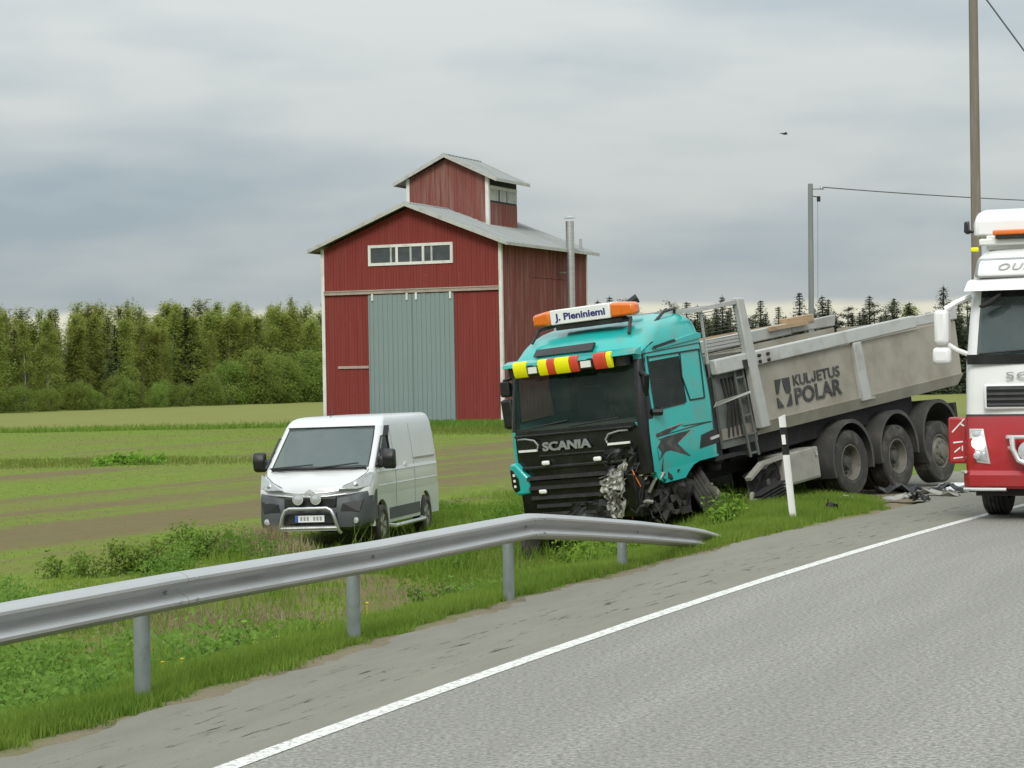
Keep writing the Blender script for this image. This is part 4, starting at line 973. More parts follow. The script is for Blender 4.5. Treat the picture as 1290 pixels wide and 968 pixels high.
    mb = MB(); mb.hexa([(x1 + .12, -1.1, 1.40), (x1 + .16, -1.1, 1.40), (x1 + .16, 1.1, 1.40), (x1 + .12, 1.1, 1.40), (x1 - .10, -1.13, 2.55), (x1 - .06, -1.13, 2.55), (x1 - .06, 1.13, 2.55), (x1 - .10, 1.13, 2.55)]); mb.build('tailgate', M_body, body)
    M_wood = paint('raw_timber', (0.36, 0.255, 0.15), 0.8, dirt=(0.22, 0.14, 0.085), dirt_amt=0.8, scale=6, stretch=(.5, 2, 2))
    mb = MB(); mb.box(-7.2, -6.3, -1.27, -1.12, 2.74, 2.88); mb.build('timber_block', M_wood, body, bevel=.01); mb = MB(); mb.box(-6.25, -1.5, -1.31, -1.25, 2.74, 2.80); mb.build('timber_rail', M_wood, body)
    mb = MB(); mb.box(-6.9, -5.7, -1.12, -1.06, 2.72, 2.79); mb.build('timber_plank', M_wood, body)
    # lettering and emblem on the side panel
    ysd = lambda z: 1.197 + (z - 1.555) * .005 / .83 + .006
    text('KUL', .225, M_decal, body, (-2.56, 1.209, 1.975), (-1, 0, 0), (0, 0, 1), extrude=.004, bold=.003, width=.50)
    mb = MB(); q = [(.0, .045), (.04, .0), (.10, .0), (.135, .04), (.135, .158), (.10, .158), (.10, .05), (.085, .035), (.05, .035), (.03, .06)]
    mb.prism([(-3.075 - u, 1.975 + w) for u, w in q], 1.205, 1.213, 'y'); mb.build('lettering', M_decal, body)
    text('ETUS', .225, M_decal, body, (-3.25, 1.209, 1.975), (-1, 0, 0), (0, 0, 1), extrude=.004, bold=.003, width=.67)
    text('POLAR', .335, M_decal, body, (-2.56, 1.209, 1.70), (-1, 0, 0), (0, 0, 1), extrude=.004, bold=.007, width=1.36)
    ex, ez, S = -2.06, 1.70, .42
    for poly in ([(0, .42), (.16, .42), (.10, .30), (.07, .22), (.02, .20), (0, .24)], [(.20, .42), (.40, .42), (.40, .22), (.36, .18), (.26, .20), (.22, .30)], [(0, .0), (.16, .0), (.10, .06), (.03, .15), (0, .15)], [(.24, .0), (.40, .0), (.40, .17), (.37, .16), (.30, .06)]):
        mb = MB(); mb.prism([(ex - u, ez + w) for u, w in poly], 1.195, 1.2125, 'y'); mb.build('emblem', M_decal, body)
    # ladder and air lines on the front bay
    mb = MB()
    for x in (-1.02, -1.24): mb.bar((x, 1.19, 2.48), (x - .12, 1.21, 1.10), .03, .03)
    for k in range(5): z = 1.15 + k * .28; mb.bar((-1.02 - .12 * (2.48 - z) / 1.38, 1.2, z), (-1.24 - .12 * (2.48 - z) / 1.38, 1.2, z), .028, .028)
    mb.build('ladder', M_bay, body)
    mb = MB()
    for k in range(4): mb.tube([(-.75 - k * .1, 1.15, 2.3), (-.8 - k * .08, 1.18, 1.9), (-.72 - k * .12, 1.16, 1.45)], .02, 6)
    mb.cbox((-1.25, 1.24, 2.45), (.10, .08, .12)); mb.build('air_line', M_under, body)
    # bent reflective plate hanging behind the cab
    mb = MB(); mb.hexa([(-.38, 1.2, 1.92), (-.40, 1.24, 1.99), (-1.02, 1.42, 2.06), (-1.02, 1.42, 2.03), (-.38, 1.22, 1.93), (-.40, 1.26, 2.0), (-1.02, 1.44, 2.07), (-1.02, 1.44, 2.04)]); mb.build('bent_deflector', M_chr, root)
    # ---- wheels, mudguards
    axl = [(-3.93, .61, 'dish'), (-5.38, .50, 'dish'), (-6.78, .38, 'hub')]
    for x, z, stl in axl:
        for s in (1, -1):
            wheel(root, (x, s * 1.06, z), .51, .30, s, stl)
            if stl == 'dish': wheel(root, (x, s * .72, z), .51, .30, s, stl)
        mb = MB(); mb.tube([(x, -1.0, z), (x, 1.0, z)], .09, 10); mb.build('axle', M_under, root)
    for x, z, a0, a1 in ((-3.93, .66, -20, 200), (-5.38, .62, -14, 194), (-6.78, .62, -35, 190)):
        for s in (1, -1):
            V = []; F = []; n = 22
            for k in range(n + 1):
                a = R(a0 + (a1 - a0) * k / n)
                for rr_, yy_ in ((.585, .62), (.585, 1.22), (.565, 1.245), (.625, 1.245), (.625, .62)):
                    V.append((x + rr_ * math.cos(a), s * yy_, z + rr_ * math.sin(a)))
            for k in range(n):
                for j in range(4): F.append((k * 5 + j, k * 5 + j + 1, k * 5 + j + 6, k * 5 + j + 5))
            mb = MB(); mb.add(V, F); mb.build('mudguard', M_guard, root, smooth=40)
    # front wheels: the near one knocked back and twisted, the far one turned in the ditch
    wheel(root, (-.25, .98, .62), .51, .30, 1, 'hub', rot=Matrix.Rotation(R(38), 4, 'Z') @ Matrix.Rotation(R(24), 4, 'X'))
    wheel(root, (.72, -1.10, .24), .51, .30, -1, 'hub', rot=Matrix.Rotation(R(-38), 4, 'Z') @ Matrix.Rotation(R(-10), 4, 'X'))
    mb = MB(); mb.tube([(.3, -1.0, .40), (.1, 0, .45), (-.2, .85, .6)], .08, 8); mb.build('axle', M_under, root)
    rn = random.Random(5)
    for k in range(14):
        mb = MB(); a = Vector((rn.uniform(-.2, 1.3), rn.uniform(-.95, .9), rn.uniform(.25, .62))); mb.tube([a, a + Vector((rn.uniform(-.4, .4), rn.uniform(-.4, .4), rn.uniform(-.25, .2)))], rn.uniform(.015, .05), 6)
        mb.build('dangling_part', M_under, root)
    mb = MB(); mb.prism([(-7.5, .55), (-7.6, .55), (-7.6, 1.1), (-7.5, 1.1)], -1.15, 1.15, 'y'); mb.build('rear_beam', M_under, root)
    for s in (-1, 1):
        mb = MB(); mb.cbox((-7.62, s * .85, .92), (.06, .42, .16)); mb.build('tail_lamp', M_red, root)
    return root
tipper()

# ================================================================== white panel van
def van():
    root = thing('panel_van', 'white panel van with grey bumper, bull bar and spot lamps parked on the field', 'van', mat=pose((-3.29, 39.18, -0.88), 0.2187, 0.0, 0.02))
    Z = [.88, 1.00, 1.08, 1.16, 1.25, 1.36, 1.50, 1.68, 1.88, 2.06, 2.13, 2.19, 2.225, 2.245]
    XF = [.86, .85, .80, .72, .60, .44, .26, .04, -.20, -.40, -.50, -.62, -.78, -1.05]
    HW = [1.015, 1.02, 1.02, 1.015, 1.01, 1.0, .985, .962, .935, .905, .885, .855, .815, .74]
    secs = []
    for z, xf, hw in zip(Z, XF, HW):
        d = dict(z=z, xf=xf, xb=-3.98, hw=hw, rf=.16 if z < 1.36 else .13, rb=.07 if z < 2.1 else .12, bow=.14 if z < 1.36 else .11)
        c0 = xf - d['bow'] - d['rf']
        d['sx'] = [c0, min(c0 - .03, .28), min(c0 - .10, -.36), min(c0 - .4, -.72), min(c0 - .5, -.80), -2.2, -3.86]
        secs.append(d)
    def asg(r, k, i):
        z = (Z[i] + Z[i + 1]) / 2
        if r == 'F' and 1.36 < z < 2.06: return 'ws'
        if r in ('CL', 'CR') and 1.36 < z < 2.06: return 'pillar' + r[1]
        if r in ('SL', 'SR') and 1.36 < z < 1.98 and k in (1, 2): return 'win' + r
        return 'body'
    pt = {'ws': ('windscreen', M_glassV), 'pillarL': ('windscreen_pillar', M_vanw), 'pillarR': ('windscreen_pillar', M_vanw), 'body': ('van_body', M_vanw), 'winSL': ('door_window', M_glassS), 'winSR': ('door_window', M_glassS), 'cab_body': ('van_body', M_vanw), 'cab_floor': ('van_floor', M_under)}
    sh = shell(secs, asg, pt, root, nside=7, cap='body', floor=True); bd = sh['body']
    # lower sides with wheel arches
    def arch_poly(xa, xb, zb):
        top = .90; pts = [(xa, top), (xb, top), (xb, zb)]
        for cx in (-3.0, 0.0):
            if xb < cx < xa:
                pts.append((cx - .42, zb)); pts += [(cx + .42 * math.cos(a), max(zb, .36 + .42 * math.sin(a))) for a in [math.pi - k * math.pi / 12 for k in range(13)]]; pts.append((cx + .42, zb))
        pts.append((xa, zb)); return pts
    for s in (1, -1):
        mb = MB(); mb.prism(arch_poly(.50, -3.96, .34), s * .93, s * 1.012, 'y'); mb.build('lower_side', M_vanw, bd)
        for x0_, x1_ in ((-2.55, -.48),):
            mb = MB(); mb.box(x1_, x0_, s * 1.0 if s > 0 else -1.022, s * 1.022 if s > 0 else -1.0, .40, .60); mb.build('side_moulding', M_vgrey, bd)
            mb = MB(); mb.tube([(x1_ + .05, s * 1.0, .30), (x1_, s * 1.10, .28), (x0_, s * 1.10, .28), (x0_ - .05, s * 1.0, .30)], .035, 8); mb.build('side_step_bar', M_alu, root, smooth=40)
        for z in (1.26, 1.02):
            mb = MB(); mb.hexa([(.2, s * (1.0), z), (-3.85, s * 1.0, z), (-3.85, s * 1.026, z), (.2, s * 1.026, z), (.2, s * 1.0, z + .05), (-3.85, s * 1.0, z + .05), (-3.85, s * 1.01, z + .05), (.2, s * 1.01, z + .05)]); mb.build('body_crease', M_vanw, bd)
        mb = MB(); mb.bar((-.72, s * 1.012, 1.32), (-.90, s * 1.012, 1.32), .03, .045); mb.bar((-1.55, s * 1.015, 1.34), (-1.75, s * 1.015, 1.34), .03, .045); mb.build('door_handle', M_wplas, bd)
        for xs, z0, z1 in ((-.96, .45, 2.02), (-2.25, .45, 2.02)):
            mb = MB(); mb.bar((xs, s * 1.01, z0), (xs, s * 1.018, 1.0), .012, .008, (0, 1, 0)); [mb.bar((xs, s * (np.interp(za, Z, HW) + .002), za), (xs, s * (np.interp(zb, Z, HW) + .002), zb), .010, .008, (0, 1, 0)) for za, zb in zip(Z[1:9], Z[2:10])]; mb.build('door_seam', M_grey, bd)
        # window surround
        def yw(z): return s * (np.interp(z, Z, HW) + .006)
        for a, b_ in (((.28, 1.37), (-.35, 1.88)), ((-.35, 1.88), (-.70, 1.90)), ((-.72, 1.90), (-.74, 1.38)), ((.25, 1.37), (-.74, 1.36)), ((-.08, 1.36), (-.12, 1.70))):
            mb = MB(); mb.bar((a[0], yw(a[1]), a[1]), (b_[0], yw(b_[1]), b_[1]), .022, .03, (0, 1, 0)); mb.build('window_seal', M_black, bd)
        # mirrors
        mb = MB(); mb.prism([(.02, 1.30), (.12, 1.34), (.16, 1.52), (.10, 1.66), (-.02, 1.66), (-.05, 1.34)], s * 1.08, s * 1.30, 'y'); mb.bar((.05, s * .96, 1.42), (.06, s * 1.12, 1.45), .12, .20); mb.build('door_mirror', M_black, root, bevel=.04)
        wheel(root, (0, s * .93, .345), .345, .215, s, 'van', rr=.215, rimm=M_rim)
        wheel(root, (-3.0, s * .93, .345), .345, .215, s, 'van', rr=.215, rimm=M_rim)
        mb = MB(); mb.box(-3.5, .5, s * .55, s * .62, .3, .9) if s > 0 else mb.box(-3.5, .5, -.62, -.55, .3, .9); mb.build('wheel_well', M_under, root)
        # headlamp following the corner
        P = [(.70, .42, 1.03), (.46, .98, 1.06), (.34, 1.005, 1.24), (.52, .93, 1.24), (.60, .62, 1.10)]
        mb = MB(); f_ = [Vector((x, s * y, z)) for x, y, z in [(.83, .50, .985), (.71, .80, .975), (.52, .99, 1.01), (.36, 1.012, 1.24), (.47, .965, 1.25), (.66, .78, 1.13)]]
        off = Vector((.10, s * .012, .035))
        V = [p + off for p in f_] + [p - Vector((.1, s * .05, .05)) for p in f_]; n = 6
        mb.add(V, [tuple(range(n)), tuple(range(2 * n - 1, n - 1, -1))] + [(i, (i + 1) % n, (i + 1) % n + n, i + n) for i in range(n)])
        hl = mb.build('headlamp', M_lens, root, bevel=.008)
        mb = MB(); mb.lathe([(0.001, .02), (.05, .0), (.065, -.02)], 14, Matrix.Translation((.80, s * .76, 1.075)) @ Matrix.Rotation(R(-90), 4, 'Z')); mb.build('reflector', M_alu, hl, smooth=50)
    # bumper: grey plastic wrapping the nose
    V = []; n = 17; prof = [(0.0, .90), (.05, .86), (.085, .70), (.10, .52), (.07, .36), (0.0, .31)]
    for k in range(n):
        t = -1 + 2 * k / (n - 1); y = 1.03 * math.sin(t * math.pi / 2 * .98)
        xb = .86 - .22 * abs(t) ** 3 - .34 * max(0, abs(t) - .72) / .28
        top = -.015 if abs(y) < .55 else .07 * (abs(y) - .55) / .45
        for q, (dx, z) in enumerate(prof): V.append((xb + dx * (1 - .6 * abs(t) ** 4), y, z + (top if q < 2 else 0) + (max(0, abs(t) - .55) * .30 if q > 3 else 0)))
    k6 = len(prof); F = [(i * k6 + j, i * k6 + j + 1, (i + 1) * k6 + j + 1, (i + 1) * k6 + j) for i in range(n - 1) for j in range(k6 - 1)]
    mb = MB(); mb.add(V, F); bp = mb.build('bumper', M_vgrey, root, smooth=40)
    so = bp.modifiers.new('s', 'SOLIDIFY'); so.thickness = .03
    mb = MB(); mb.box(.86, .955, -.47, .47, .70, .88); mb.build('upper_grille', M_black, bp, bevel=.02)
    mb = MB(); mb.box(.86, .972, -.48, .48, .42, .62); mb.build('lower_grille', M_black, bp, bevel=.02)
    for z, w in ((.905, .62), (.965, .50)):
        mb = MB(); mb.tube([(.86 - .02, -w, z + .02), (.93, -w * .5, z - .01), (.945, 0, z - .015), (.93, w * .5, z - .01), (.84, w, z + .02)], .016, 8); mb.build('grille_trim', M_chr, root, smooth=50)
    for z in (.925, .965):
        mb = MB(); mb.prism([(-.09, z), (0, z + .06), (.09, z), (.075, z - .02), (0, z + .03), (-.075, z - .02)], .95, .965, 'x'); mb.build('badge', M_chr, root)
    for y in (-.80, .80):
        mb = MB(); mb.lathe([(0.001, .02), (.05, .015), (.055, 0)], 14, Matrix.Translation((.905, y, .47)) @ Matrix.Rotation(R(-90 - (20 if y > 0 else -20)), 4, 'Z')); mb.build('fog_lamp', M_lens, bp, smooth=50)
        mb = MB(); s = 1 if y > 0 else -1; mb.hexa([(.80, s * .53, .64), (.70, s * .86, .62), (.90, s * .86, .62), (.952, s * .54, .64), (.80, s * .56, .77), (.66, s * .92, .82), (.845, s * .92, .82), (.938, s * .58, .77)]); mb.build('bumper_recess', M_black, bp)
    # bull bar, plate and two spot lamps
    mb = MB(); mb.tube([(1.00, -.55, .27), (1.06, -.53, .32), (1.09, -.46, .57), (1.09, -.41, .665), (1.09, -.34, .70), (1.09, .34, .70), (1.09, .41, .665), (1.09, .46, .57), (1.06, .53, .32), (1.0, .55, .27)], .030, 10); mb.tube([(1.07, -.51, .36), (1.07, .51, .36)], .026, 10); mb.box(1.04, 1.075, -.50, .50, .315, .395)
    bb_ = mb.build('bull_bar', M_alu, root, smooth=40)
    mb = MB(); mb.box(.985, .997, -.26, .26, .46, .575); pl = mb.build('number_plate', M_plate, root)
    mb = MB(); mb.box(.996, 1.0, -.258, -.21, .462, .573); mb.build('plate_band', M_blue, pl)
    for y in (-.17, .15):
        mb = MB(); Mx = Matrix.Translation((1.07, y, .86)) @ Matrix.Rotation(R(-90), 4, 'Z'); mb.lathe([(0.001, -.09), (.055, -.08), (.092, -.01), (.097, .02), (.088, .03)], 20, Mx); sp_ = mb.build('spot_lamp', M_black, root, smooth=40)
        mb = MB(); mb.lathe([(.097, .02), (.095, .036), (.082, .036)], 20, Mx); mb.build('lamp_ring', M_chr, sp_, smooth=40)
        mb = MB(); mb.lathe([(.082, .030), (.045, .04), (0.001, .044)], 20, Mx); mb.build('lens', M_lens, sp_, smooth=60)
        mb = MB(); mb.tube([(1.06, y, .78), (1.07, y, .70)], .02, 6); mb.build('lamp_stem', M_black, sp_)
    for a, b_ in (((.52, -.85, 1.38), (.40, -.10, 1.43)), ((.56, -.05, 1.37), (.36, .72, 1.44))):
        mb = MB(); mb.tube([a, (lerp(a[0], b_[0], .5) + .09, lerp(a[1], b_[1], .5), lerp(a[2], b_[2], .5)), b_], .014, 6); mb.build('wiper', M_black, root)
    mb = MB(); cw = [(-.86, .44), (-.6, .52), (-.3, .55), (0, .56), (.3, .55), (.6, .52), (.86, .44)]
    mb.tube([(x - .10 * (y / .86) ** 2 * .3 - .045, y, 1.365) for y, x in cw], .032, 8); mb.build('cowl', M_black, root, smooth=50)
    for y0, z0, y1, z1 in ((-.865, 1.38, -.78, 2.05), (.865, 1.38, .78, 2.05)):
        pass
    mb = MB(); tp = [(-.80, -.47), (-.5, -.405), (0, -.375), (.5, -.405), (.80, -.47)]; mb.tube([(x + .0, y, 2.058) for y, x in tp], .014, 6); mb.build('windscreen_seal', M_black, root)
    for s in (-1, 1):
        mb = MB(); mb.tube([(xf - .11 - .004, s * (hw - .13 + .004), z + .0) for z, xf, hw in zip(Z[5:10], XF[5:10], HW[5:10])], .013, 6); mb.build('windscreen_seal', M_black, root)
        mb = MB(); mb.tube([(.56, s * .90, 1.255), (.70, s * .74, 1.14), (.80, s * .55, 1.055)], .006, 5); mb.tube([(.45, s * .93, 1.33), (.56, s * .90, 1.255)], .006, 5); mb.build('bonnet_gap', M_black, bd)
        mb = MB(); mb.bar((-2.3, s * 1.008, 1.42), (-3.75, s * 1.008, 1.42), .012, .035); mb.build('sliding_rail', M_grey, bd)
    for k in range(7):
        if k == 3: continue
        mb = MB(); mb.box(.996, .999, -.17 + k * .058, -.135 + k * .058, .485, .552); mb.build('plate_mark', M_grey, pl)
    # interior
    mb = MB(); mb.box(.0, .40, -.9, .9, 1.0, 1.34); mb.build('dashboard', M_int, root, bevel=.05)
    for y in (-.6, -.2, .48):
        mb = MB(); mb.box(-.9, -.4, y - .2, y + .2, .9, 1.05); mb.prism([(-.86, 1.0), (-.72, 1.0), (-.90, 1.62), (-1.0, 1.62)], y - .2, y + .2, 'y'); mb.box(-1.0, -.9, y - .11, y + .11, 1.64, 1.80); mb.build('seat', M_seat, root, bevel=.03)
    mb = MB(); mb.box(-1.14, -1.10, -.86, .86, .95, 2.08); mb.build('bulkhead', M_curt, root)
    mb = MB(); mb.tube([(-.1 + .06 * math.sin(a), .48 + .18 * math.cos(a), 1.36 + .14 * math.sin(a)) for a in [k * math.pi / 10 for k in range(21)]], .014, 6); mb.build('steering_wheel', M_black, root)
    mb = MB(); mb.box(-4.06, -3.93, -.98, .98, .36, .60); mb.build('rear_bumper', M_vgrey, root, bevel=.03)
    for y in (-.93, .93):
        mb = MB(); mb.box(-4.0, -3.965, y - .05, y + .05, .85, 1.35); mb.build('tail_lamp', M_red, root)
    mb = MB(); mb.tube([(-.75, -.1, 2.24), (-.9, -.1, 2.36)], .008, 6); mb.build('aerial', M_black, root)
van()

# ================================================================== white and red lorry at the right edge
def lorry():
    yaw = R(24); g = Vector((6.48, 30.63, 0.0)); f = Vector((-math.sin(yaw), -math.cos(yaw), 0)); r_ = Vector((math.cos(yaw), -math.sin(yaw), 0))
    org = g + f * 1.3 + r_ * 1.25
    root = thing('white_red_lorry', 'white and red lorry with its headlamp lit and amber roof bar, at the right edge', 'truck', mat=pose(org, yaw, 0, 0))
    Z = [.62, .80, 1.05, 1.28, 1.37, 1.40, 1.60, 1.85, 2.08, 2.18, 2.45, 2.72, 2.95, 3.04, 3.14, 3.24, 3.36, 3.48, 3.57, 3.62]
    XF = [.02, .03, .03, .0, -.02, -.03, -.03, -.035, -.05, -.08, -.14, -.21, -.28, -.31, -.33, -.36, -.40, -.45, -.55, -.75]
    HW = [1.24, 1.25, 1.25, 1.25, 1.25, 1.245, 1.24, 1.24, 1.235, 1.23, 1.22, 1.21, 1.20, 1.20, 1.19, 1.18, 1.165, 1.14, 1.10, 1.0]
    secs = []
    for z, xf, hw in zip(Z, XF, HW):
        d = dict(z=z, xf=xf, xb=-2.25, hw=hw, rf=.16 if z < 3.5 else .25, rb=.1, bow=.06); c0 = xf - .06 - d['rf']; d['sx'] = [c0, c0 - .10, -1.15, -1.28, -1.9, -2.15]; secs.append(d)
    def asg(r, k, i):
        z = (Z[i] + Z[i + 1]) / 2
        if z < 1.37: return 'red' if r in ('F', 'CL', 'CR') or (r in ('SL', 'SR') and k == 0) or z > 1.05 and r in ('SL', 'SR') else ('red' if z > 1.05 else 'under')
        if z < 1.40: return 'seam' if r in ('F', 'CL', 'CR') else 'white'
        if r == 'F' and 2.18 < z < 2.95: return 'ws'
        if r == 'F' and 2.95 < z < 3.04: return 'hdr'
        if r in ('SL', 'SR') and k in (1,) and 2.18 < z < 2.95: return 'win' + r
        return 'white'
    pt = {'red': ('lower_front', M_vred), 'under': ('lower_side', M_under), 'seam': ('front_gap', M_black), 'white': ('cab_body', M_white), 'ws': ('windscreen', M_glassL), 'hdr': ('windscreen_header', M_gloss), 'winSL': ('side_window', M_glassS), 'winSR': ('side_window', M_glassS), 'cab_body': ('cab_body', M_white), 'cab_floor': ('cab_floor', M_under)}
    sh = shell(secs, asg, pt, root, nside=6, cap='white'); cab = sh['white']; red = sh['red']
    # bumper lip
    mb = MB(); V = []; yy = [-1.25, -1.15, -.9, -.5, 0, .5, .9, 1.15, 1.25]; pf = [(-.22, .63), (.06, .66), (.10, .60), (.09, .46), (.05, .42), (-.2, .42)]
    for y in yy:
        o_ = .07 * (y / 1.25) ** 4 + (.09 if abs(y) > 1.2 else 0); V += [(x - o_ if x > 0 else x, y, z) for x, z in pf]
    n = 6; F = [(i * n + k, i * n + (k + 1) % n, (i + 1) * n + (k + 1) % n, (i + 1) * n + k) for i in range(8) for k in range(n)] + [tuple(range(n)), tuple(range(8 * n, 9 * n))]
    mb.add(V, F); bp = mb.build('bumper', M_vred, root, smooth=35)
    for s in (-1, 1):
        mb = MB(); mb.tube([(.03, s * 1.23, .415), (.09, s * 1.0, .415), (.10, s * .66, .415)], .022, 8); mb.build('bumper_trim', M_chr, bp, smooth=40)
        mb = MB(); mb.tube([(-.06, s * 1.27, .64), (.05, s * 1.20, .645)], .022, 8); mb.build('corner_trim', M_chr, bp, smooth=40)
        # headlamp housing
        q = [(1.17, 1.21), (.97, 1.21), (.88, .74), (1.16, .77)]
        def fx(y): return .03 - .06 * (min(abs(y), 1.09) / 1.09) ** 2 - (0.05 if abs(y) > 1.12 else 0)
        V = [(fx(y) + .028, s * y, z) for y, z in q] + [(fx(y) - .10, s * y, z) for y, z in q]
        mb = MB(); mb.add(V, [(0, 1, 2, 3), (7, 6, 5, 4), (0, 4, 5, 1), (1, 5, 6, 2), (2, 6, 7, 3), (3, 7, 4, 0)]); hl = mb.build('headlamp', M_chr, red, bevel=.012)
        q2 = [(1.14, 1.185), (.985, 1.185), (.91, .77), (1.13, .80)]
        V = [(fx(y) + .036, s * y, z) for y, z in q2] + [(fx(y) - .05, s * y, z) for y, z in q2]
        mb = MB(); mb.add(V, [(0, 1, 2, 3), (7, 6, 5, 4), (0, 4, 5, 1), (1, 5, 6, 2), (2, 6, 7, 3), (3, 7, 4, 0)]); mb.build('lamp_glass', M_lens, hl, bevel=.01)
        mb = MB(); mb.lathe([(.075, -.02), (.07, .02), (.04, .035), (0.001, .04)], 18, Matrix.Translation((.045, s * 1.045, 1.02)) @ Matrix.Rotation(R(-90), 4, 'Z')); mb.build('lit_beam', M_on, hl, smooth=60)
        for z in (.86, 1.13):
            mb = MB(); mb.lathe([(.05, -.02), (.045, .01), (0.001, .02)], 14, Matrix.Translation((.05, s * 1.05, z)) @ Matrix.Rotation(R(-90), 4, 'Z')); mb.build('lamp_cup', M_lens, hl, smooth=60)
        # mirrors on white arms
        mb = MB(); mb.box(-.32, -.10, s * 1.44 if s > 0 else -1.64, s * 1.64 if s > 0 else -1.44, 2.33, 2.80); mr = mb.build('mirror', M_white, root, bevel=.06, seg=3)
        mb = MB(); mb.box(-.30, -.12, s * 1.42 if s > 0 else -1.67, s * 1.67 if s > 0 else -1.42, 2.07, 2.30); mb.build('wide_angle_mirror', M_white, root, bevel=.06, seg=3)
        mb = MB(); mb.tube([(-.34, s * 1.18, 2.97), (-.26, s * 1.34, 2.90), (-.22, s * 1.5, 2.80)], [.045, .038, .045], 8); mb.build('mirror_arm', M_white, mr, smooth=40)
        mb = MB(); mb.tube([(-.30, s * 1.22, 2.20), (-.25, s * 1.36, 2.26), (-.22, s * 1.48, 2.34)], .034, 8); mb.build('mirror_arm', M_white, mr, smooth=40)
        wheel(root, (-1.36, s * 1.06, .50), .50, .31, s, 'hub')
        # wheel arch and steps
        mb = MB(); mb.box(-.82, -.25, s * 1.0 if s > 0 else -1.24, s * 1.24 if s > 0 else -1.0, .36, .95); mb.build('entry_step', M_under, root, bevel=.02)
        mb = MB(); pts = [(-2.2, 1.06), (-2.2, .55), (-1.95, .55)] + [(-1.36 - .60 * math.cos(R(a)), .5 + .58 * math.sin(R(a))) for a in range(10, 171, 16)] + [(-.80, .55), (-.80, 1.06)]
        mb.prism(pts, s * .72, s * 1.235, 'y'); mb.build('wheel_arch', M_black, root)
    # white graphic on the near bumper corner
    mb = MB(); mb.box(-.62, -.26, -1.50, -1.24, .74, 1.36); sf_ = mb.build('side_guard', M_vred, root, bevel=.03)
    for poly in ([(-1.27, 1.335), (-1.285, 1.34), (-1.45, 1.165), (-1.435, 1.155)], [(-1.34, 1.27), (-1.29, 1.235), (-1.275, 1.25), (-1.325, 1.285)], [(-1.30, 1.045), (-1.43, 1.03), (-1.43, 1.01), (-1.30, 1.025)], [(-1.30, .98), (-1.315, .98), (-1.315, .91), (-1.30, .91)], [(-1.34, .965), (-1.42, .90), (-1.41, .885), (-1.335, .945)], [(-1.30, .835), (-1.43, .82), (-1.43, .803), (-1.30, .818)]):
        mb = MB(); mb.prism(poly, -.262, -.256, 'x'); mb.build('white_graphic', M_wplas, sf_)
    # panel above the grille with lettering, grille with slats
    mb = MB(); mb.box(-.05, .005, -.96, .96, 1.46, 1.80); gf = mb.build('grille_frame', M_white, root, bevel=.03)
    mb = MB(); mb.box(-.04, .012, -.925, .925, 1.49, 1.775); mb.build('grille', M_gloss, gf, bevel=.02)
    for k in range(4):
        z = 1.525 + k * .07; mb = MB(); mb.hexa([(.0, -.91, z), (.03, -.91, z - .01), (.03, .91, z - .01), (.0, .91, z), (.0, -.91, z + .03), (.022, -.91, z + .02), (.022, .91, z + .02), (.0, .91, z + .03)]); mb.build('grille_slat', M_black, gf)
    text('SC', .13, M_grey, cab, (-.012, -.66, 1.865), (0, 1, 0), (0, 0, 1), extrude=.008, width=.30, space=1.1)
    # chrome guard loops with driving lamps on the lower front
    for s in (-1, 1):
        mb = MB(); mb.tube([(.05, s * .64, 1.10), (.14, s * .58, 1.10), (.18, s * .3, 1.10), (.19, 0, 1.10)], .03, 10); mb.tube([(.16, s * .56, 1.09), (.18, s * .55, .95), (.18, s * .48, .80), (.18, s * .34, .74), (.18, s * .15, .73), (.18, 0, .73)], .035, 10); mb.tube([(.06, s * .62, .96), (.17, s * .56, .95)], .025, 8)
        lb_ = mb.build('lamp_guard', M_chr, root, smooth=40)
        mb = MB(); mb.lathe([(0.001, -.08), (.08, -.06), (.13, .0), (.125, .03), (0.001, .045)], 20, Matrix.Translation((.14, s * .36, .92)) @ Matrix.Rotation(R(-90), 4, 'Z')); mb.build('driving_lamp', M_lens, lb_, smooth=40)
    # visor, sign, roof spoiler, amber bar
    mb = MB(); V = []; pf = [(-.32, 3.20), (-.16, 3.17), (.04, 3.06), (.06, 3.03), (-.02, 3.03), (-.30, 3.06)]; yy = [-1.21, -1.1, -.6, 0, .6, 1.1, 1.21]
    for y in yy:
        o_ = .10 * (y / 1.21) ** 2 + (.04 if abs(y) > 1.2 else 0); V += [(x - o_, y, z) for x, z in pf]
    n = 6; mb.add(V, [(i * n + k, i * n + (k + 1) % n, (i + 1) * n + (k + 1) % n, (i + 1) * n + k) for i in range(6) for k in range(n)] + [tuple(range(n)), tuple(range(6 * n, 7 * n))]); mb.build('sun_visor', M_white, root, smooth=35)
    mb = MB(); mb.hexa([(-.42, -1.13, 3.21), (-.30, -1.13, 3.21), (-.30, 1.13, 3.21), (-.42, 1.13, 3.21), (-.46, -1.10, 3.475), (-.36, -1.10, 3.475), (-.36, 1.10, 3.475), (-.46, 1.10, 3.475)]); sg = mb.build('roof_sign', M_grey, root, bevel=.05, seg=3)
    mb = MB(); mb.hexa([(-.42, -1.10, 3.225), (-.294, -1.10, 3.225), (-.294, 1.10, 3.225), (-.42, 1.10, 3.225), (-.46, -1.075, 3.46), (-.352, -1.075, 3.46), (-.352, 1.075, 3.46), (-.46, 1.075, 3.46)]); mb.build('sign_face', M_signw, sg, bevel=.045, seg=3)
    text('OUL', .13, M_grey, sg, (-.303, -.80, 3.31), (0, 1, 0), (-.22, 0, 1), extrude=.006, shear=.35, width=.42, space=1.15)
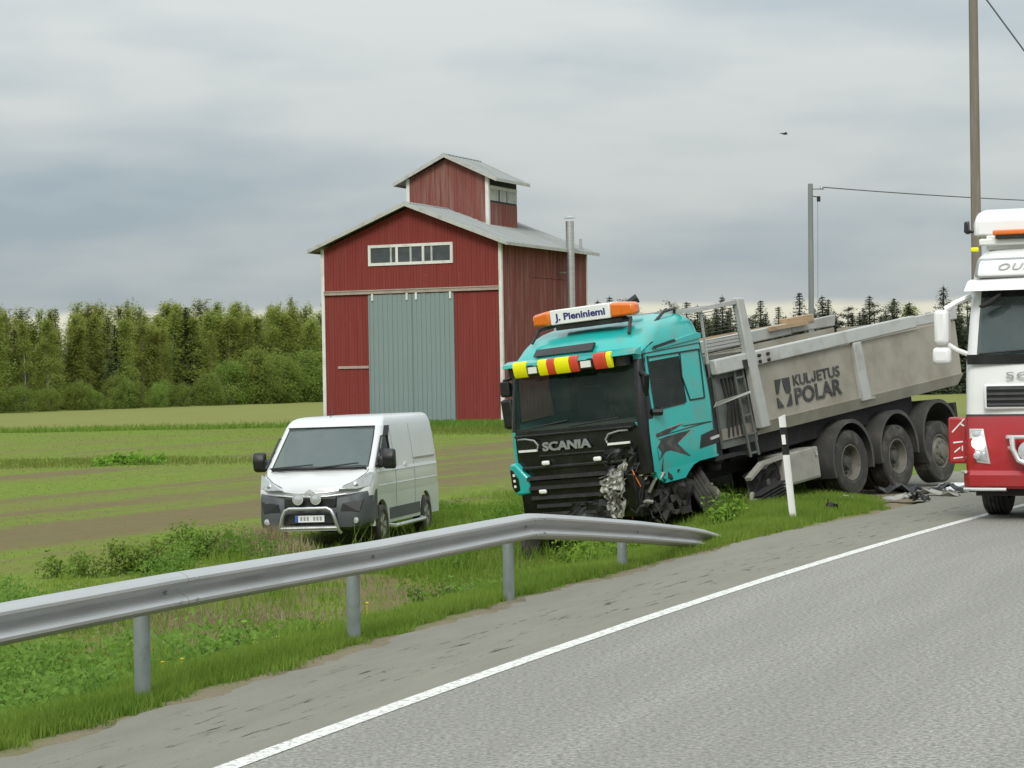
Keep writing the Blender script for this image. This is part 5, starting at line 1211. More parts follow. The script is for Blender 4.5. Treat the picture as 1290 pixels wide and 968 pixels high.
    mb = MB(); V = []; pf = [(-.95, 3.80), (-.78, 3.80), (-.80, 4.02), (-.95, 4.13), (-1.3, 4.19), (-2.2, 4.22), (-2.2, 3.80)]; yy = [-1.24, -1.18, -.9, -.3, .3, .9, 1.18, 1.24]
    for y in yy:
        e_ = 1 if abs(y) > 1.2 else 0; V += [(x - e_ * .05, y, z - (e_ * .06 if z > 4 else 0)) for x, z in pf]
    n = 7; mb.add(V, [(i * n + k, i * n + (k + 1) % n, (i + 1) * n + (k + 1) % n, (i + 1) * n + k) for i in range(7) for k in range(n)] + [tuple(range(n)), tuple(range(7 * n, 8 * n))]); mb.build('roof_spoiler', M_white, root, smooth=40, bevel=.03)
    mb = MB(); mb.box(-1.1, -.75, -1.05, 1.05, 3.60, 3.80); mb.box(-.72, -.62, -1.12, 1.12, 3.66, 3.75); mb.build('spoiler_base', M_wplas, root, bevel=.02)
    mb = MB(); mb.box(-.72, -.54, -.92, .92, 3.785, 3.86); ab = mb.build('amber_bar', M_amber, root, bevel=.025, seg=3)
    mb = MB(); mb.box(-.72, -.54, -.88, .88, 3.745, 3.785); mb.build('bar_base', M_under, ab)
    for s in (-1, 1):
        mb = MB(); mb.cbox((-.46, s * 1.14, 3.60), (.08, .10, .06)); mb.build('roof_marker_lamp', M_yel, root, bevel=.015)
    mb = MB(); mb.prism([(-.95, 3.84), (-.80, 3.86), (-.82, 4.0), (-.90, 4.02)], -1.36, -1.30, 'y'); mb.tube([(-.85, -1.2, 3.87), (-.85, -1.34, 3.87)], .025, 6); mb.build('roof_side_lamp', M_gloss, root, bevel=.01)
    # dark sun-strip, mirror on the glass, wiper, inside
    mb = MB(); mb.hexa([(-.305, -1.0, 2.80), (-.30, -1.0, 2.80), (-.27, 1.0, 2.80), (-.275, 1.0, 2.80), (-.36, -1.0, 2.95), (-.355, -1.0, 2.95), (-.325, 1.0, 2.95), (-.33, 1.0, 2.95)]); mb.build('sun_strip', M_gloss, root)
    mb = MB(); mb.prism([(-1.02, 2.83), (-.86, 2.92), (-.72, 3.0), (-.72, 2.95), (-.84, 2.85), (-.98, 2.80)], -.14, -.02, 'x'); mb.build('kerb_mirror', M_under, root, bevel=.02)
    mb = MB(); mb.prism([(-.78, 2.50), (-.55, 2.50), (-.52, 2.60), (-.56, 2.65), (-.76, 2.63), (-.80, 2.58)], -.30, -.26, 'x'); mb.tube([(-.28, -.67, 2.64), (-.27, -.70, 2.80)], .015, 6); mb.build('inside_mirror', M_black, root, bevel=.015)
    mb = MB(); mb.tube([(-.06, -1.02, 2.20), (-.065, -.5, 2.235), (-.06, -.1, 2.25)], .016, 6); mb.tube([(-.03, .1, 2.2), (-.06, .9, 2.25)], .016, 6); mb.build('wiper', M_black, root)
    mb = MB(); mb.box(-.07, -.045, -1.18, 1.18, 2.06, 2.19); mb.build('cowl', M_gloss, root)
    mb = MB(); mb.box(-.75, -.22, -1.1, 1.1, 1.8, 2.16); mb.build('dashboard', M_int, root, bevel=.05)
    for y in (-.65, .62):
        mb = MB(); mb.box(-1.5, -.98, y - .26, y + .26, 1.75, 1.92); mb.prism([(-1.5, 1.85), (-1.34, 1.85), (-1.5, 2.62), (-1.62, 2.60)], y - .25, y + .25, 'y'); mb.build('seat', M_seat, root, bevel=.04)
    mb = MB(); mb.box(-2.2, -2.15, -1.15, 1.15, 1.4, 3.4); mb.build('rear_lining', M_curt, root)
    # chassis behind the cab
    mb = MB()
    for y in (-.42, .42): mb.box(-6.6, -.3, y - .05, y + .05, .75, 1.02)
    for x in (-6.4, -5.2, -3.8, -2.6, -1.2): mb.box(x - .07, x + .07, -.42, .42, .8, 1.0)
    mb.build('chassis_frame', M_under, root)
    for x in (-5.0, -6.3):
        for s in (-1, 1): wheel(root, (x, s * 1.06, .50), .50, .31, s, 'dish'); wheel(root, (x, s * .72, .50), .50, .31, s, 'dish')
        mb = MB(); mb.tube([(x, -1, .5), (x, 1, .5)], .09, 10); mb.build('axle', M_under, root)
    mb = MB(); mb.box(-4.2, -2.6, -1.1, -.55, .45, .95); mb.box(-4.2, -2.6, .55, 1.1, .45, .95); mb.build('fuel_tank', M_alu, root, bevel=.1, seg=3)
    mb = MB(); mb.tube([(-5.65, 0, 1.02), (-5.65, 0, 1.14)], .5, 24); mb.build('fifth_wheel', M_under, root)
    mb = MB(); mb.box(-1.2, -.1, -1.1, 1.1, .32, .62); mb.build('front_underrun', M_under, root)
lorry()
# ================================================================== utility poles and wires
M_pole = paint('weathered_pole', (0.17, 0.145, 0.115), 0.85, dirt=(0.26, 0.235, 0.20), dirt_amt=0.8, scale=2.5, stretch=(4, 4, .3), bmp=.3, bscale=20)
M_pole2 = paint('grey_pole', (0.18, 0.19, 0.20), 0.85, dirt=(0.27, 0.265, 0.25), dirt_amt=0.8, scale=1.6, stretch=(4, 4, .3), bmp=.3, bscale=20)
M_wire = paint('wire', (0.10, 0.11, 0.12), 0.5, 0.3)
def pole(name, label, x, y, top, r0, r1, m_, lean=0.0, arms=True):
    g = float(hz(x, y)); root = thing(name, label, 'utility pole', (x, y, g))
    mb = MB(); mb.tube([(0, 0, -.5), (lean * .5, 0, (top - g) * .5), (lean, 0, top - g)], [r0, (r0 + r1) / 2, r1], 14); mb.build('pole_shaft', m_, root, smooth=50)
    if arms:
        mb = MB(); mb.bar((lean - .05, 0, top - g - .22), (lean + .55, 0, top - g - .22), .06, .06); mb.build('insulator_arm', M_post, root)
        mb = MB(); mb.lathe([(0.001, .10), (.05, .09), (.07, .02), (.04, 0), (0.001, 0)], 10, Matrix.Translation((lean + .45, 0, top - g - .22)) @ Matrix.Rotation(R(90), 4, 'X')); mb.build('insulator', M_grey, root, smooth=40)
        mb = MB(); mb.cbox((lean + .32, -.02, top - g - .62), (.14, .10, .22)); mb.bar((lean + .05, 0, top - g - .5), (lean + .32, 0, top - g - .55), .04, .04); mb.build('line_fitting', M_under, root, bevel=.02)
        mb = MB(); mb.tube([(lean + .28, -.02, top - g - .7), (.26, -.02, 1.2)], .007, 6); mb.build('down_lead', M_wire, root)
    else:
        mb = MB(); mb.bar((lean - .9, 0, top - g - .25), (lean + .9, 0, top - g - .25), .10, .12); mb.build('crossarm', M_pole, root)
        for q in (-.8, 0, .8):
            mb = MB(); mb.lathe([(0.001, .22), (.05, .2), (.08, .1), (.05, 0), (0.001, 0)], 10, Matrix.Translation((lean + q, 0, top - g - .19)) @ Matrix.Rotation(R(90), 4, 'X')); mb.build('insulator', M_grey, root, smooth=40)
    return root
pole('utility_pole', 'tall brown wooden utility pole behind the white and red lorry', 11.52, 55.0, 13.0, 0.14, 0.105, M_pole, 0.06, False)
pole('utility_pole', 'slim grey utility pole behind the tipping body, with one wire', 12.12, 90.0, 9.72, 0.13, 0.10, M_pole2, 0.10, True)
def wire(a, b_, sag, label, r=.014, n=24):
    a = Vector(a); b_ = Vector(b_); pts = [a.lerp(b_, k / n) - Vector((0, 0, sag * 4 * (k / n) * (1 - k / n))) for k in range(n + 1)]
    mb = MB(); mb.tube(pts, r, 5); tag(mb.build('overhead_wire', M_wire, None), label, 'wire')
wire((12.62, 90.0, 9.58), (52.0, 128.0, 11.6), 0.55, 'single overhead wire running right from the slim grey pole', .024)
wire((11.60, 55.0, 11.60), (20.0, 54.6, -.4), 0.0, 'slanting stay wire falling right from the tall brown pole', .022, 4)

# ================================================================== bird
def bird():
    root = thing('bird', 'small dark bird flying in the grey sky above the truck', 'bird', (7.47, 60.0, 8.49), R(-60))
    M_b = paint('bird_dark', (0.03, 0.03, 0.035), 0.8)
    prof = [(0.002, -.16), (.018, -.12), (.042, -.04), (.045, .03), (.03, .09), (.034, .12), (.022, .15), (.004, .18)]
    mb = MB(); mb.lathe(prof, 10); mb.build('body', M_b, root, smooth=60)
    for s in (-1, 1):
        mb = MB(); mb.hexa([(s * .02, -.05, .01), (s * .02, .06, .01), (s * .14, .05, .05), (s * .14, -.05, .05), (s * .02, -.05, .02), (s * .02, .06, .022), (s * .14, .05, .06), (s * .14, -.05, .058)]); mb.hexa([(s * .14, -.05, .05), (s * .14, .05, .05), (s * .27, -.03, .03), (s * .25, -.08, .03), (s * .14, -.05, .058), (s * .14, .05, .06), (s * .27, -.03, .034), (s * .25, -.08, .034)]); mb.build('wing', M_b, root)
    mb = MB(); mb.hexa([(-.015, -.15, -.003), (.015, -.15, -.003), (.04, -.25, -.003), (-.04, -.25, -.003), (-.015, -.15, .005), (.015, -.15, .005), (.04, -.25, .004), (-.04, -.25, .004)]); mb.build('tail', M_b, root)
bird(); bpy.data.objects['bird'].scale = (.62, .62, .62)

# ================================================================== trees
M_birch = leafmat('birch_leaf', (0.175, 0.220, 0.042), (0.370, 0.400, 0.090), .6)
M_willow = leafmat('willow_leaf', (0.140, 0.200, 0.040), (0.300, 0.370, 0.074), .6)
M_spruce = leafmat('spruce_needle', (0.032, 0.046, 0.026), (0.075, 0.092, 0.046), .2)
M_pine = leafmat('pine_needle', (0.048, 0.062, 0.032), (0.105, 0.120, 0.058), .2)
M_bark = paint('dark_bark', (0.075, 0.062, 0.05), 0.9, dirt=(0.13, 0.115, 0.095), dirt_amt=.7, scale=4, stretch=(1, 1, .3))
M_bbark = paint('birch_bark', (0.34, 0.33, 0.30), 0.85, dirt=(0.10, 0.09, 0.08), dirt_amt=.8, scale=3, stretch=(1, 1, 2))
def quads(c, size, rng, flat=0.0, aspect=0.6, out=None):
    """leaf-sized quads at centres c, facing out of the crown and up more often than not"""
    n = len(c); nr = rng.normal(size=(n, 3)) * .5
    ctr = c.mean(0) if out is None else out
    o = c - ctr; o[:, 2] *= .35; o /= np.linalg.norm(o, axis=1)[:, None] + 1e-6
    nr = nr + o * .8 + np.array([0, 0, .65]); nr /= np.linalg.norm(nr, axis=1)[:, None]
    u = rng.normal(size=(n, 3)); u -= nr * (u * nr).sum(1)[:, None]; u /= np.linalg.norm(u, axis=1)[:, None]
    w = np.cross(nr, u)
    s = np.asarray(size)[:, None] * np.ones((n, 1)); a = u * s * .5; b_ = w * s * .5 * aspect
    v = np.stack([c - a, c + b_, c + a, c - b_], 1).reshape(-1, 3)
    f = np.arange(4 * n).reshape(-1, 4); return v, f
def leaf_mesh(name, c, size, tint, rng, flat=0.0, aspect=0.6, mat_=None):
    v, f = quads(c, size, rng, flat, aspect)
    me = np_mesh(name, v, f, {'tint': np.repeat(np.clip(tint, 0, 1), 4)})
    if mat_: me.materials.append(mat_)
    return me
def tree_proto(kind, seed):
    rng = np.random.default_rng(seed); rn = random.Random(seed)
    if kind == 'birch':
        H = 9.5; tr = MB(); br = []
        lean = rng.normal(0, .25, 2)
        stem = [(lean[0] * t ** 2, lean[1] * t ** 2, H * t) for t in np.linspace(0, 1, 8)]
        tr.tube(stem, [.11 * (1 - .88 * t) for t in np.linspace(0, 1, 8)], 7)
        cs = []; ts = []; ax = lambda t: np.array([lean[0] * t * t, lean[1] * t * t, H * t])
        pw = rng.uniform(.45, .75)
        for k in range(210):
            t = rng.uniform(.04, .97); Rr = 1.55 * (1 - t) ** pw * min(1, .60 + 1.3 * t); a = rng.uniform(0, 2 * np.pi); q = rng.uniform(.35, 1) ** .6 * Rr * rng.uniform(.8, 1.15)
            p0 = ax(t); p1 = p0 + np.array([np.cos(a) * q, np.sin(a) * q, .35 * q])
            if k % 3 == 0: tr.tube([p0 - np.array([0, 0, .2]), p1], [.02 * (1 - t) + .006, .004], 4, cap=False)
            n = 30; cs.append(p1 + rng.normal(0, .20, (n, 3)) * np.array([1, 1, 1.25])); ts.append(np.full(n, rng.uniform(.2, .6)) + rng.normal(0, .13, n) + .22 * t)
        for k in range(9):
            p0 = ax(rng.uniform(.80, .97)) + rng.normal(0, .18, 3) * np.array([1, 1, 0]); L = rng.uniform(.4, 1.0); n = 26
            cs.append(p0 + np.outer(rng.uniform(0, 1, n), [rng.normal(0, .12), rng.normal(0, .12), L]) + rng.normal(0, .055, (n, 3))); ts.append(rng.normal(.6, .15, n))
        c = np.concatenate(cs); t = np.concatenate(ts)
        return tr, leaf_mesh('crown', c, rng.uniform(.10, .21, len(c)), t, rng, mat_=M_birch), M_bbark
    if kind == 'willow':
        H = 5.0; tr = MB(); cs = []; ts = []
        for k in range(7):
            a = rng.uniform(0, 6.28); tr.tube([(0, 0, 0), (.5 * np.cos(a), .5 * np.sin(a), 1.6), (1.2 * np.cos(a), 1.2 * np.sin(a), 3.2 * rng.uniform(.8, 1.1))], [.07, .05, .015], 5, cap=False)
        for k in range(100):
            a = rng.uniform(0, 6.28); el = np.arcsin(rng.uniform(-.72, 1)); rr = rng.uniform(.55, 1.0)
            p = np.array([np.cos(a) * np.cos(el) * 2.5, np.sin(a) * np.cos(el) * 2.5, 2.0 + np.sin(el) * 2.7]) * np.array([rr, rr, 1])
            n = 60; c = p + rng.normal(0, .33, (n, 3)) * np.array([1, 1, 1.1]); cs.append(c); ts.append(np.full(n, rng.uniform(.15, .75)) + rng.normal(0, .15, n))
        c = np.concatenate(cs); c[:, 2] = np.abs(c[:, 2]); t = np.concatenate(ts)
        return tr, leaf_mesh('crown', c, rng.uniform(.12, .26, len(c)), t, rng, mat_=M_willow), M_bark
    if kind == 'spruce':
        H = 9.0; tr = MB(); tr.tube([(0, 0, 0), (0, 0, H)], [.14, .015], 7); cs = []; ts = []; sz = []
        z = .5
        while z < H - .1:
            t = z / H; L = 1.75 * (1 - t) ** .85 + .10; nb = int(5 + 5 * (1 - t)); a0 = rng.uniform(0, 6)
            for k in range(nb):
                a = a0 + 6.28 * k / nb + rng.normal(0, .15); l = L * rng.uniform(.65, 1.15); n = int(9 + 26 * l)
                q = rng.uniform(0.05, 1, n); c = np.stack([np.cos(a) * l * q, np.sin(a) * l * q, z - .32 * l * q + .14 * l * q * q], 1) + rng.normal(0, .055 + .03 * l, (n, 3)) * np.array([1, 1, .8])
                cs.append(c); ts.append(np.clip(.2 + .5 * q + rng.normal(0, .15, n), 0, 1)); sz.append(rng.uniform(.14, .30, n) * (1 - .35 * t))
            z += rng.uniform(.24, .36) * (1 - .35 * t)
        c = np.concatenate(cs); return tr, leaf_mesh('crown', c, np.concatenate(sz), np.concatenate(ts), rng, .3, .45, M_spruce), M_bark
    if kind == 'pine':
        H = 9.5; tr = MB(); tr.tube([(0, 0, 0), (.1, .05, H * .5), (.05, .1, H)], [.15, .10, .02], 7); cs = []; ts = []
        for k in range(46):
            t = rng.uniform(.30, 1.0); z = H * t; L = (1.7 * (1 - (t - .45) ** 2 * 3.0)) * rng.uniform(.4, 1.0); L = max(.25, L); a = rng.uniform(0, 6.28)
            p0 = np.array([.07, .07, z]); p1 = p0 + np.array([np.cos(a) * L, np.sin(a) * L, L * .35]); tr.tube([p0, p1], [.035, .006], 4, cap=False)
            n = int(40 + 40 * L); q = rng.uniform(.4, 1.1, n)[:, None]; cs.append(p0 + (p1 - p0) * q + rng.normal(0, .20, (n, 3)) * np.array([1, 1, .6])); ts.append(np.full(n, rng.uniform(.1, .8)) + rng.normal(0, .12, n))
        c = np.concatenate(cs); return tr, leaf_mesh('crown', c, rng.uniform(.14, .28, len(c)), np.concatenate(ts), rng, 0, .4, M_pine), M_bark
PROTO = {}
for kind, nvar in (('birch', 7), ('willow', 3), ('spruce', 4), ('pine', 3)):
    PROTO[kind] = []
    for s in range(nvar):
        tr, crown, bk = tree_proto(kind, 100 + s * 7 + len(kind)); tm = tr.mesh('trunk', 60); tm.materials.append(bk); PROTO[kind].append((tm, crown))
NAMES = {'birch': 'birch_tree', 'willow': 'willow_shrub', 'spruce': 'spruce_tree', 'pine': 'pine_tree'}
BASEH = {'birch': 9.5, 'willow': 5.0, 'spruce': 9.0, 'pine': 9.5}
trn = random.Random(17)
def plant(kind, x, y, h, label, group, wide=1.0):
    tm, cm = PROTO[kind][trn.randrange(len(PROTO[kind]))]; s = h / BASEH[kind]
    root = thing(NAMES[kind], label, 'tree' if kind != 'willow' else 'shrub', group=group, mat=Matrix.Translation((x, y, float(hz(x, y)) - .08)) @ Matrix.Rotation(trn.uniform(0, 6.28), 4, 'Z') @ Matrix.Diagonal((s * wide, s * wide, s, 1)))
    link_mesh('trunk', tm, None, root); link_mesh('crown', cm, None, root)
# left wood: its front edge runs from (-39,171) towards (-19,220)
def wood_edge(t): return -44 + 31 * t, 163 + 75 * t          # t 0..1 along the edge
for k in range(165):
    t = -.04 + 1.06 * (k + trn.uniform(-.8, .8)) / 164; ex, ey = wood_edge(t); dp = trn.random() ** 1.3 * 15
    x = ex - 1.0 - dp * .55; y = ey + 1.5 + dp
    h = (7.2 + 2.3 * t) * trn.uniform(.80, 1.08) * (1 + .012 * dp)
    if trn.random() < .055: plant('spruce', x, y, h * 1.02, 'dark spruce standing among the birches of the left wood', 'spruces in the left wood', 1.2)
    else: plant('birch', x, y, h, 'yellow-green birch standing in the wood left of the barn', 'birches in the left wood', trn.uniform(1.05, 1.65))
for k in range(20):
    t = .30 + .66 * k / 19 + trn.uniform(-.015, .015); ex, ey = wood_edge(t)
    plant('willow', ex + 1.5 + trn.uniform(-.6, .6), ey - .5 + trn.uniform(-1.2, .8), (2.4 + 2.4 * sstep(t, .42, .62)) * trn.uniform(.85, 1.1), 'round light green willow shrub along the edge of the left wood', 'willow shrubs along the left wood')
for k in range(15):
    t = -.04 + .36 * k / 14 + trn.uniform(-.01, .01); ex, ey = wood_edge(t)
    plant('willow', ex + 1.2 + trn.uniform(-.6, .6), ey - .3 + trn.uniform(-1.0, .8), trn.uniform(1.6, 2.9), 'low willow shrub under the birches at the far left', 'low shrubs under the left birches')
# wood behind the barn and the tipper
for k in range(135):
    px = 690 + 620 * (k + trn.uniform(-.4, .4)) / 134; row = k % 3
    y = 196 + row * 7 + trn.uniform(-2, 2); x = (px - 645) / 2800 * y; h = trn.uniform(7.0, 9.8) if trn.random() < .45 else trn.uniform(6.2, 7.6)
    kd = trn.random()
    if kd < .74: plant('spruce', x, y, h, 'dark spruce in the wood behind the tipper truck', 'spruces behind the tipper', trn.uniform(1.25, 1.7))
    elif kd < .86: plant('pine', x, y, h * 1.02, 'loose crowned pine in the wood behind the tipper truck', 'pines behind the tipper', 1.3)
    else: plant('birch', x, y, h * .86, 'pale birch among the spruces behind the tipper truck', 'birches behind the tipper', 1.4)
for k in range(46):
    y = 190 + trn.uniform(-3, 3); x = 2 + 50 * k / 45 + trn.uniform(-.6, .6)
    plant('spruce', x, y, trn.uniform(6.0, 7.4), 'low dark young conifer at the front of the wood behind the tipper truck', 'young conifers in front of the right wood', trn.uniform(1.7, 2.2))

# ================================================================== grass, weeds
M_grass = leafmat('verge_grass', (0.110, 0.190, 0.020), (0.245, 0.315, 0.052), .45)
M_lush = leafmat('lush_leaf', (0.105, 0.195, 0.022), (0.220, 0.330, 0.055), .45)
M_crop = leafmat('young_crop', (0.120, 0.160, 0.026), (0.205, 0.240, 0.050), .45)
M_weed = leafmat('weed_leaf', (0.085, 0.160, 0.018), (0.190, 0.290, 0.045), .45)
M_dry = leafmat('dry_grass', (0.20, 0.165, 0.085), (0.38, 0.32, 0.19), .35)
M_fresh = leafmat('fresh_shrub_leaf', (0.120, 0.250, 0.018), (0.220, 0.370, 0.045), .45)
M_flow = paint('yellow_flower', (0.65, 0.50, 0.02), 0.7)
def blades(name, x, y, h, w, tint, rng, mat_, bend=.35, z=None):
    n = len(x); z = hz(x, y) - .01 if z is None else z
    a = rng.uniform(0, 6.28, n); dx, dy = np.cos(a) * w / 2, np.sin(a) * w / 2
    b_ = rng.uniform(0, 6.28, n); lx, ly = np.cos(b_) * h * bend * rng.uniform(.2, 1.4, n), np.sin(b_) * h * bend * rng.uniform(.2, 1.4, n)
    P0 = np.stack([x - dx, y - dy, z], 1); P1 = np.stack([x + dx, y + dy, z], 1)
    P2 = np.stack([x + dx * .8 + lx * .3, y + dy * .8 + ly * .3, z + h * .55], 1); P3 = np.stack([x - dx * .8 + lx * .3, y - dy * .8 + ly * .3, z + h * .55], 1)
    P4 = np.stack([x + lx, y + ly, z + h], 1)
    v = np.stack([P0, P1, P2, P3, P4], 1).reshape(-1, 3); k = np.arange(n) * 5
    f = np.concatenate([np.stack([k, k + 1, k + 2], 1), np.stack([k, k + 2, k + 3], 1), np.stack([k + 3, k + 2, k + 4], 1)])
    return np_mesh(name, v, f, {'tint': np.repeat(np.clip(tint, 0, 1), 5)}), mat_
rng = np.random.default_rng(8)
def in_d(n, y0, y1, d0, d1, pw=1.0):
    y = rng.uniform(y0, y1, n); u = rng.uniform(0, 1, n) ** pw; d = d0(y) + u * (d1(y) - d0(y)); x, yy = at_d(d, y); return x, yy, d
# short verge along the asphalt
x, y, d = in_d(170000, 8.5, 36, lambda q: edge(q) + .02, lambda q: edge(q) + pad(q) * .9 + 1.15, 1.0)
k = vnoise(x * 7, y * 7, 3) * .35 + rng.uniform(0, .65, len(x)) < sstep(d - edge(y) + (fbm(x * 2, y * 2, 44) - .5) * .35, .06, .42) * 1.0 + .03
x, y, d = x[k], y[k], d[k]
h = rng.uniform(.07, .17, len(x)) * (.55 + .75 * fbm(x * 1.1, y * 1.1, 2)) * (.55 + .6 * sstep(d - edge(y), .1, .7))
me, mt = blades('verge_grass', x, y, h, .007 + .004 * rng.random(len(x)), fbm(x * .9, y * .9, 6) * .75 + rng.normal(.1, .16, len(x)), rng, M_grass)
tag(link_mesh('verge_grass', me, mt), 'short green grass between the asphalt and the ditch', 'grass', kind='stuff')
qx, qy = at_d(rng.normal(2.05, .16, 5200), rng.uniform(23.6, 28.2, 5200)); qk = dist(qx, qy) > edge(qy) + .03; qx, qy = qx[qk], qy[qk]
me, mt = blades('rail_end_grass', qx, qy, rng.uniform(.06, .15, len(qx)), .008 + 0 * qx, rng.normal(.5, .2, len(qx)), rng, M_grass, .4)
tag(link_mesh('rail_end_grass', me, mt), 'taller grass around the buried end of the guardrail', 'grass', kind='stuff')
# rough grass of the ditch and the field margin
x, y, d = in_d(150000, 12, 46, lambda q: edge(q) + pad(q) + 1.0, lambda q: 12.5 + pad(q))
sm = soil_mask(x, y); k = rng.uniform(0, 1, len(x)) > sm * .97 + .02
x, y, d = x[k], y[k], d[k]
def keepout(x, y): return np.maximum(np.exp(-(((x - .6) / 2.2) ** 2 + ((y - 29.5) / 4.5) ** 2) ** 2), np.exp(-(((x + 3.0) / 2.6) ** 2 + ((y - 39.0) / 4.2) ** 2) ** 2))
k = rng.uniform(0, 1, len(x)) > keepout(x, y) * .6; x, y, d = x[k], y[k], d[k]; dens = fbm(x * .55, y * .55, 41)
k = rng.uniform(0, 1, len(x)) < sstep(dens, .30, .52) + .30; x, y, d, dens = x[k], y[k], d[k], dens[k]
h = rng.uniform(.07, .22, len(x)) * (.5 + 1.5 * sstep(dens, .42, .70)) * (1 - .45 * sstep(d - pad(y), 9.5, 12)) * (1 - .5 * keepout(x, y)) * np.where(rng.random(len(x)) < .035, 2.3, 1.0)
me, mt = blades('ditch_grass', x, y, h, .010 + .006 * rng.random(len(x)), fbm(x * .5, y * .5, 16) * .8 + rng.normal(.05, .17, len(x)), rng, M_grass, .5)
tag(link_mesh('ditch_grass', me, mt), 'rough green grass in the ditch and field margin', 'grass', kind='stuff')
# lush broad-leaved weeds in drifts
x, y, d = in_d(5200, 13, 44, lambda q: edge(q) + pad(q) + 1.3, lambda q: 11.5 + pad(q))
dn = fbm(x * .42 + 5, y * .42, 61); k = (dn > .53) & (soil_mask(x, y) < .35) & (keepout(x, y) < .3); x, y = x[k], y[k]; dn = dn[k]
cs = []; ts = []; sz = []
for xi, yi, di in zip(x, y, dn):
    n = 40; hh = .12 + 1.5 * (di - .53) + rng.uniform(0, .10); g = float(hz(xi, yi))
    c = np.stack([xi + rng.normal(0, .11, n), yi + rng.normal(0, .11, n), g + np.abs(rng.uniform(.1, 1, n)) * hh], 1); cs.append(c); ts.append(rng.normal(.35, .2, n) + .35 * (c[:, 2] - g) / hh - .15); sz.append(rng.uniform(.035, .085, n))
c = np.concatenate(cs)
me = leaf_mesh('ditch_weeds', c, np.concatenate(sz), np.concatenate(ts), rng, .2, .45, M_weed)
tag(link_mesh('ditch_weeds', me, None), 'lush broad-leaved weeds growing in drifts along the ditch', 'weeds', kind='stuff')
# dead straw on the bare bank
x = rng.normal(0, 1, 9000); y = rng.normal(0, 1, 9000); ctr = rng.integers(0, 5, 9000)
CX = np.array([-3.9, -3.3, .3, -.4, -5.0])[ctr]; CY = np.array([25.4, 26.6, 27.5, 29.5, 30.5])[ctr]
x = CX + x * .55; y = CY + y * .8
me, mt = blades('dead_straw', x, y, rng.uniform(.03, .13, 9000), .009 + 0 * x, rng.random(9000), rng, M_dry, 1.6)
tag(link_mesh('dead_straw', me, mt), 'flattened dead straw on the bare ditch bank', 'straw', kind='stuff')
# crop and tufts over the nearer field, thinning where earth shows
def field_pts(n, y0, y1):
    y = np.sqrt(rng.uniform(y0 ** 2, y1 ** 2, n)); x = rng.uniform(-.255, .12, n) * y; q = dist(x, y) - pad(y); k = q > 9.0; x, y = x[k], y[k]
    sm = soil_mask(x, y); k = rng.uniform(0, 1, len(x)) > np.clip(sm * 1.5, 0, .97) + .02; return x[k], y[k]
x, y = field_pts(110000, 30, 100)
kk = rng.uniform(0, 1, len(x)) < np.where(y < 48, .55, .22) + 2 * (np.exp(-(((x + 13.5) / 7.0) ** 2 + ((y - 70) / 2.6) ** 2) ** 2) + np.exp(-(((x - 2) / 8) ** 2 + ((y - 93) / 5) ** 2) ** 2)); x, y = x[kk], y[kk]
isl = np.exp(-(((x + 13.5) / 7.0) ** 2 + ((y - 70) / 2.6) ** 2) ** 2) + np.exp(-(((x - 2) / 8) ** 2 + ((y - 93) / 5) ** 2) ** 2)
me, mt = blades('field_crop', x, y, rng.uniform(.015, .045, len(x)) * (1 + 4.5 * isl), .012 + .00025 * y, fbm(x * .3, y * .12, 26) * .8 + rng.normal(.12, .14, len(x)), rng, M_crop, .5)
tag(link_mesh('field_crop', me, mt), 'thin green young crop covering the field behind the van', 'crop', kind='stuff')
n = 26000; x = rng.uniform(-30, -2, n); y = 104 + .05 * x + rng.normal(0, 1.2, n)
me, mt = blades('field_ditch_grass', x, y, rng.uniform(.12, .34, n), .04 + 0 * x, rng.normal(.35, .2, n), rng, M_grass, .5)
tag(link_mesh('field_ditch_grass', me, mt), 'dark strip of taller grass crossing the field left of the barn', 'grass', kind='stuff')
n = 14000; u = rng.uniform(-1, 13, n); x = -.4 + .39 * 0 - .919 * u * .75 + 3.0 + rng.normal(0, .7, n); y = 97.0 + .394 * u * .75 + rng.normal(-1.2, 1.0, n)
me, mt = blades('barn_grass', x, y, rng.uniform(.12, .34, n), .035 + 0 * x, rng.normal(.5, .2, n), rng, M_weed, .4)
tag(link_mesh('barn_grass', me, mt), 'bright green grass at the foot of the red barn', 'grass', kind='stuff')

# single plants one can point at
def leafy_shrub(name, label, cat, x, y, w, h, n, mat_, seed, leaf=(.05, .10), grp=None):
    r = np.random.default_rng(seed); g = float(hz(x, y)); root = thing(name, label, cat, (x, y, g), group=grp)
    cs = []; ts = []; mb = MB(); ns = 16
    for k in range(ns):
        a = r.uniform(0, 6.28); q = np.sqrt(r.uniform(0, 1)) * w; hh = h * r.uniform(.6, 1.08) * (1 - .35 * (q / w) ** 2)
        base = np.array([np.cos(a) * q * .4, np.sin(a) * q * .4, 0]); tip = np.array([np.cos(a) * q, np.sin(a) * q, hh]); mb.tube([base, (base + tip) / 2 + np.array([0, 0, .05]), tip], [.008, .006, .003], 4, cap=False)
        m_ = n // ns; t = r.uniform(.15, 1.05, m_)[:, None]; c = base + (tip - base) * t + r.normal(0, .05 + .03 * w, (m_, 3)); c[:, 2] = np.maximum(c[:, 2], .02); cs.append(c); ts.append(r.normal(.45, .2, m_) + .25 * (t[:, 0] - .5))
    c = np.concatenate(cs); mb.build('stem', M_bark, root)
    link_mesh('foliage', leaf_mesh('foliage', c, r.uniform(leaf[0], leaf[1], len(c)), np.concatenate(ts), r, .1, .5, mat_), None, root)
leafy_shrub('leafy_bush', 'fresh light green bush under the bent rail in front of the tipper', 'bush', 1.15, 28.9, .66, .62, 2600, M_fresh, 1)
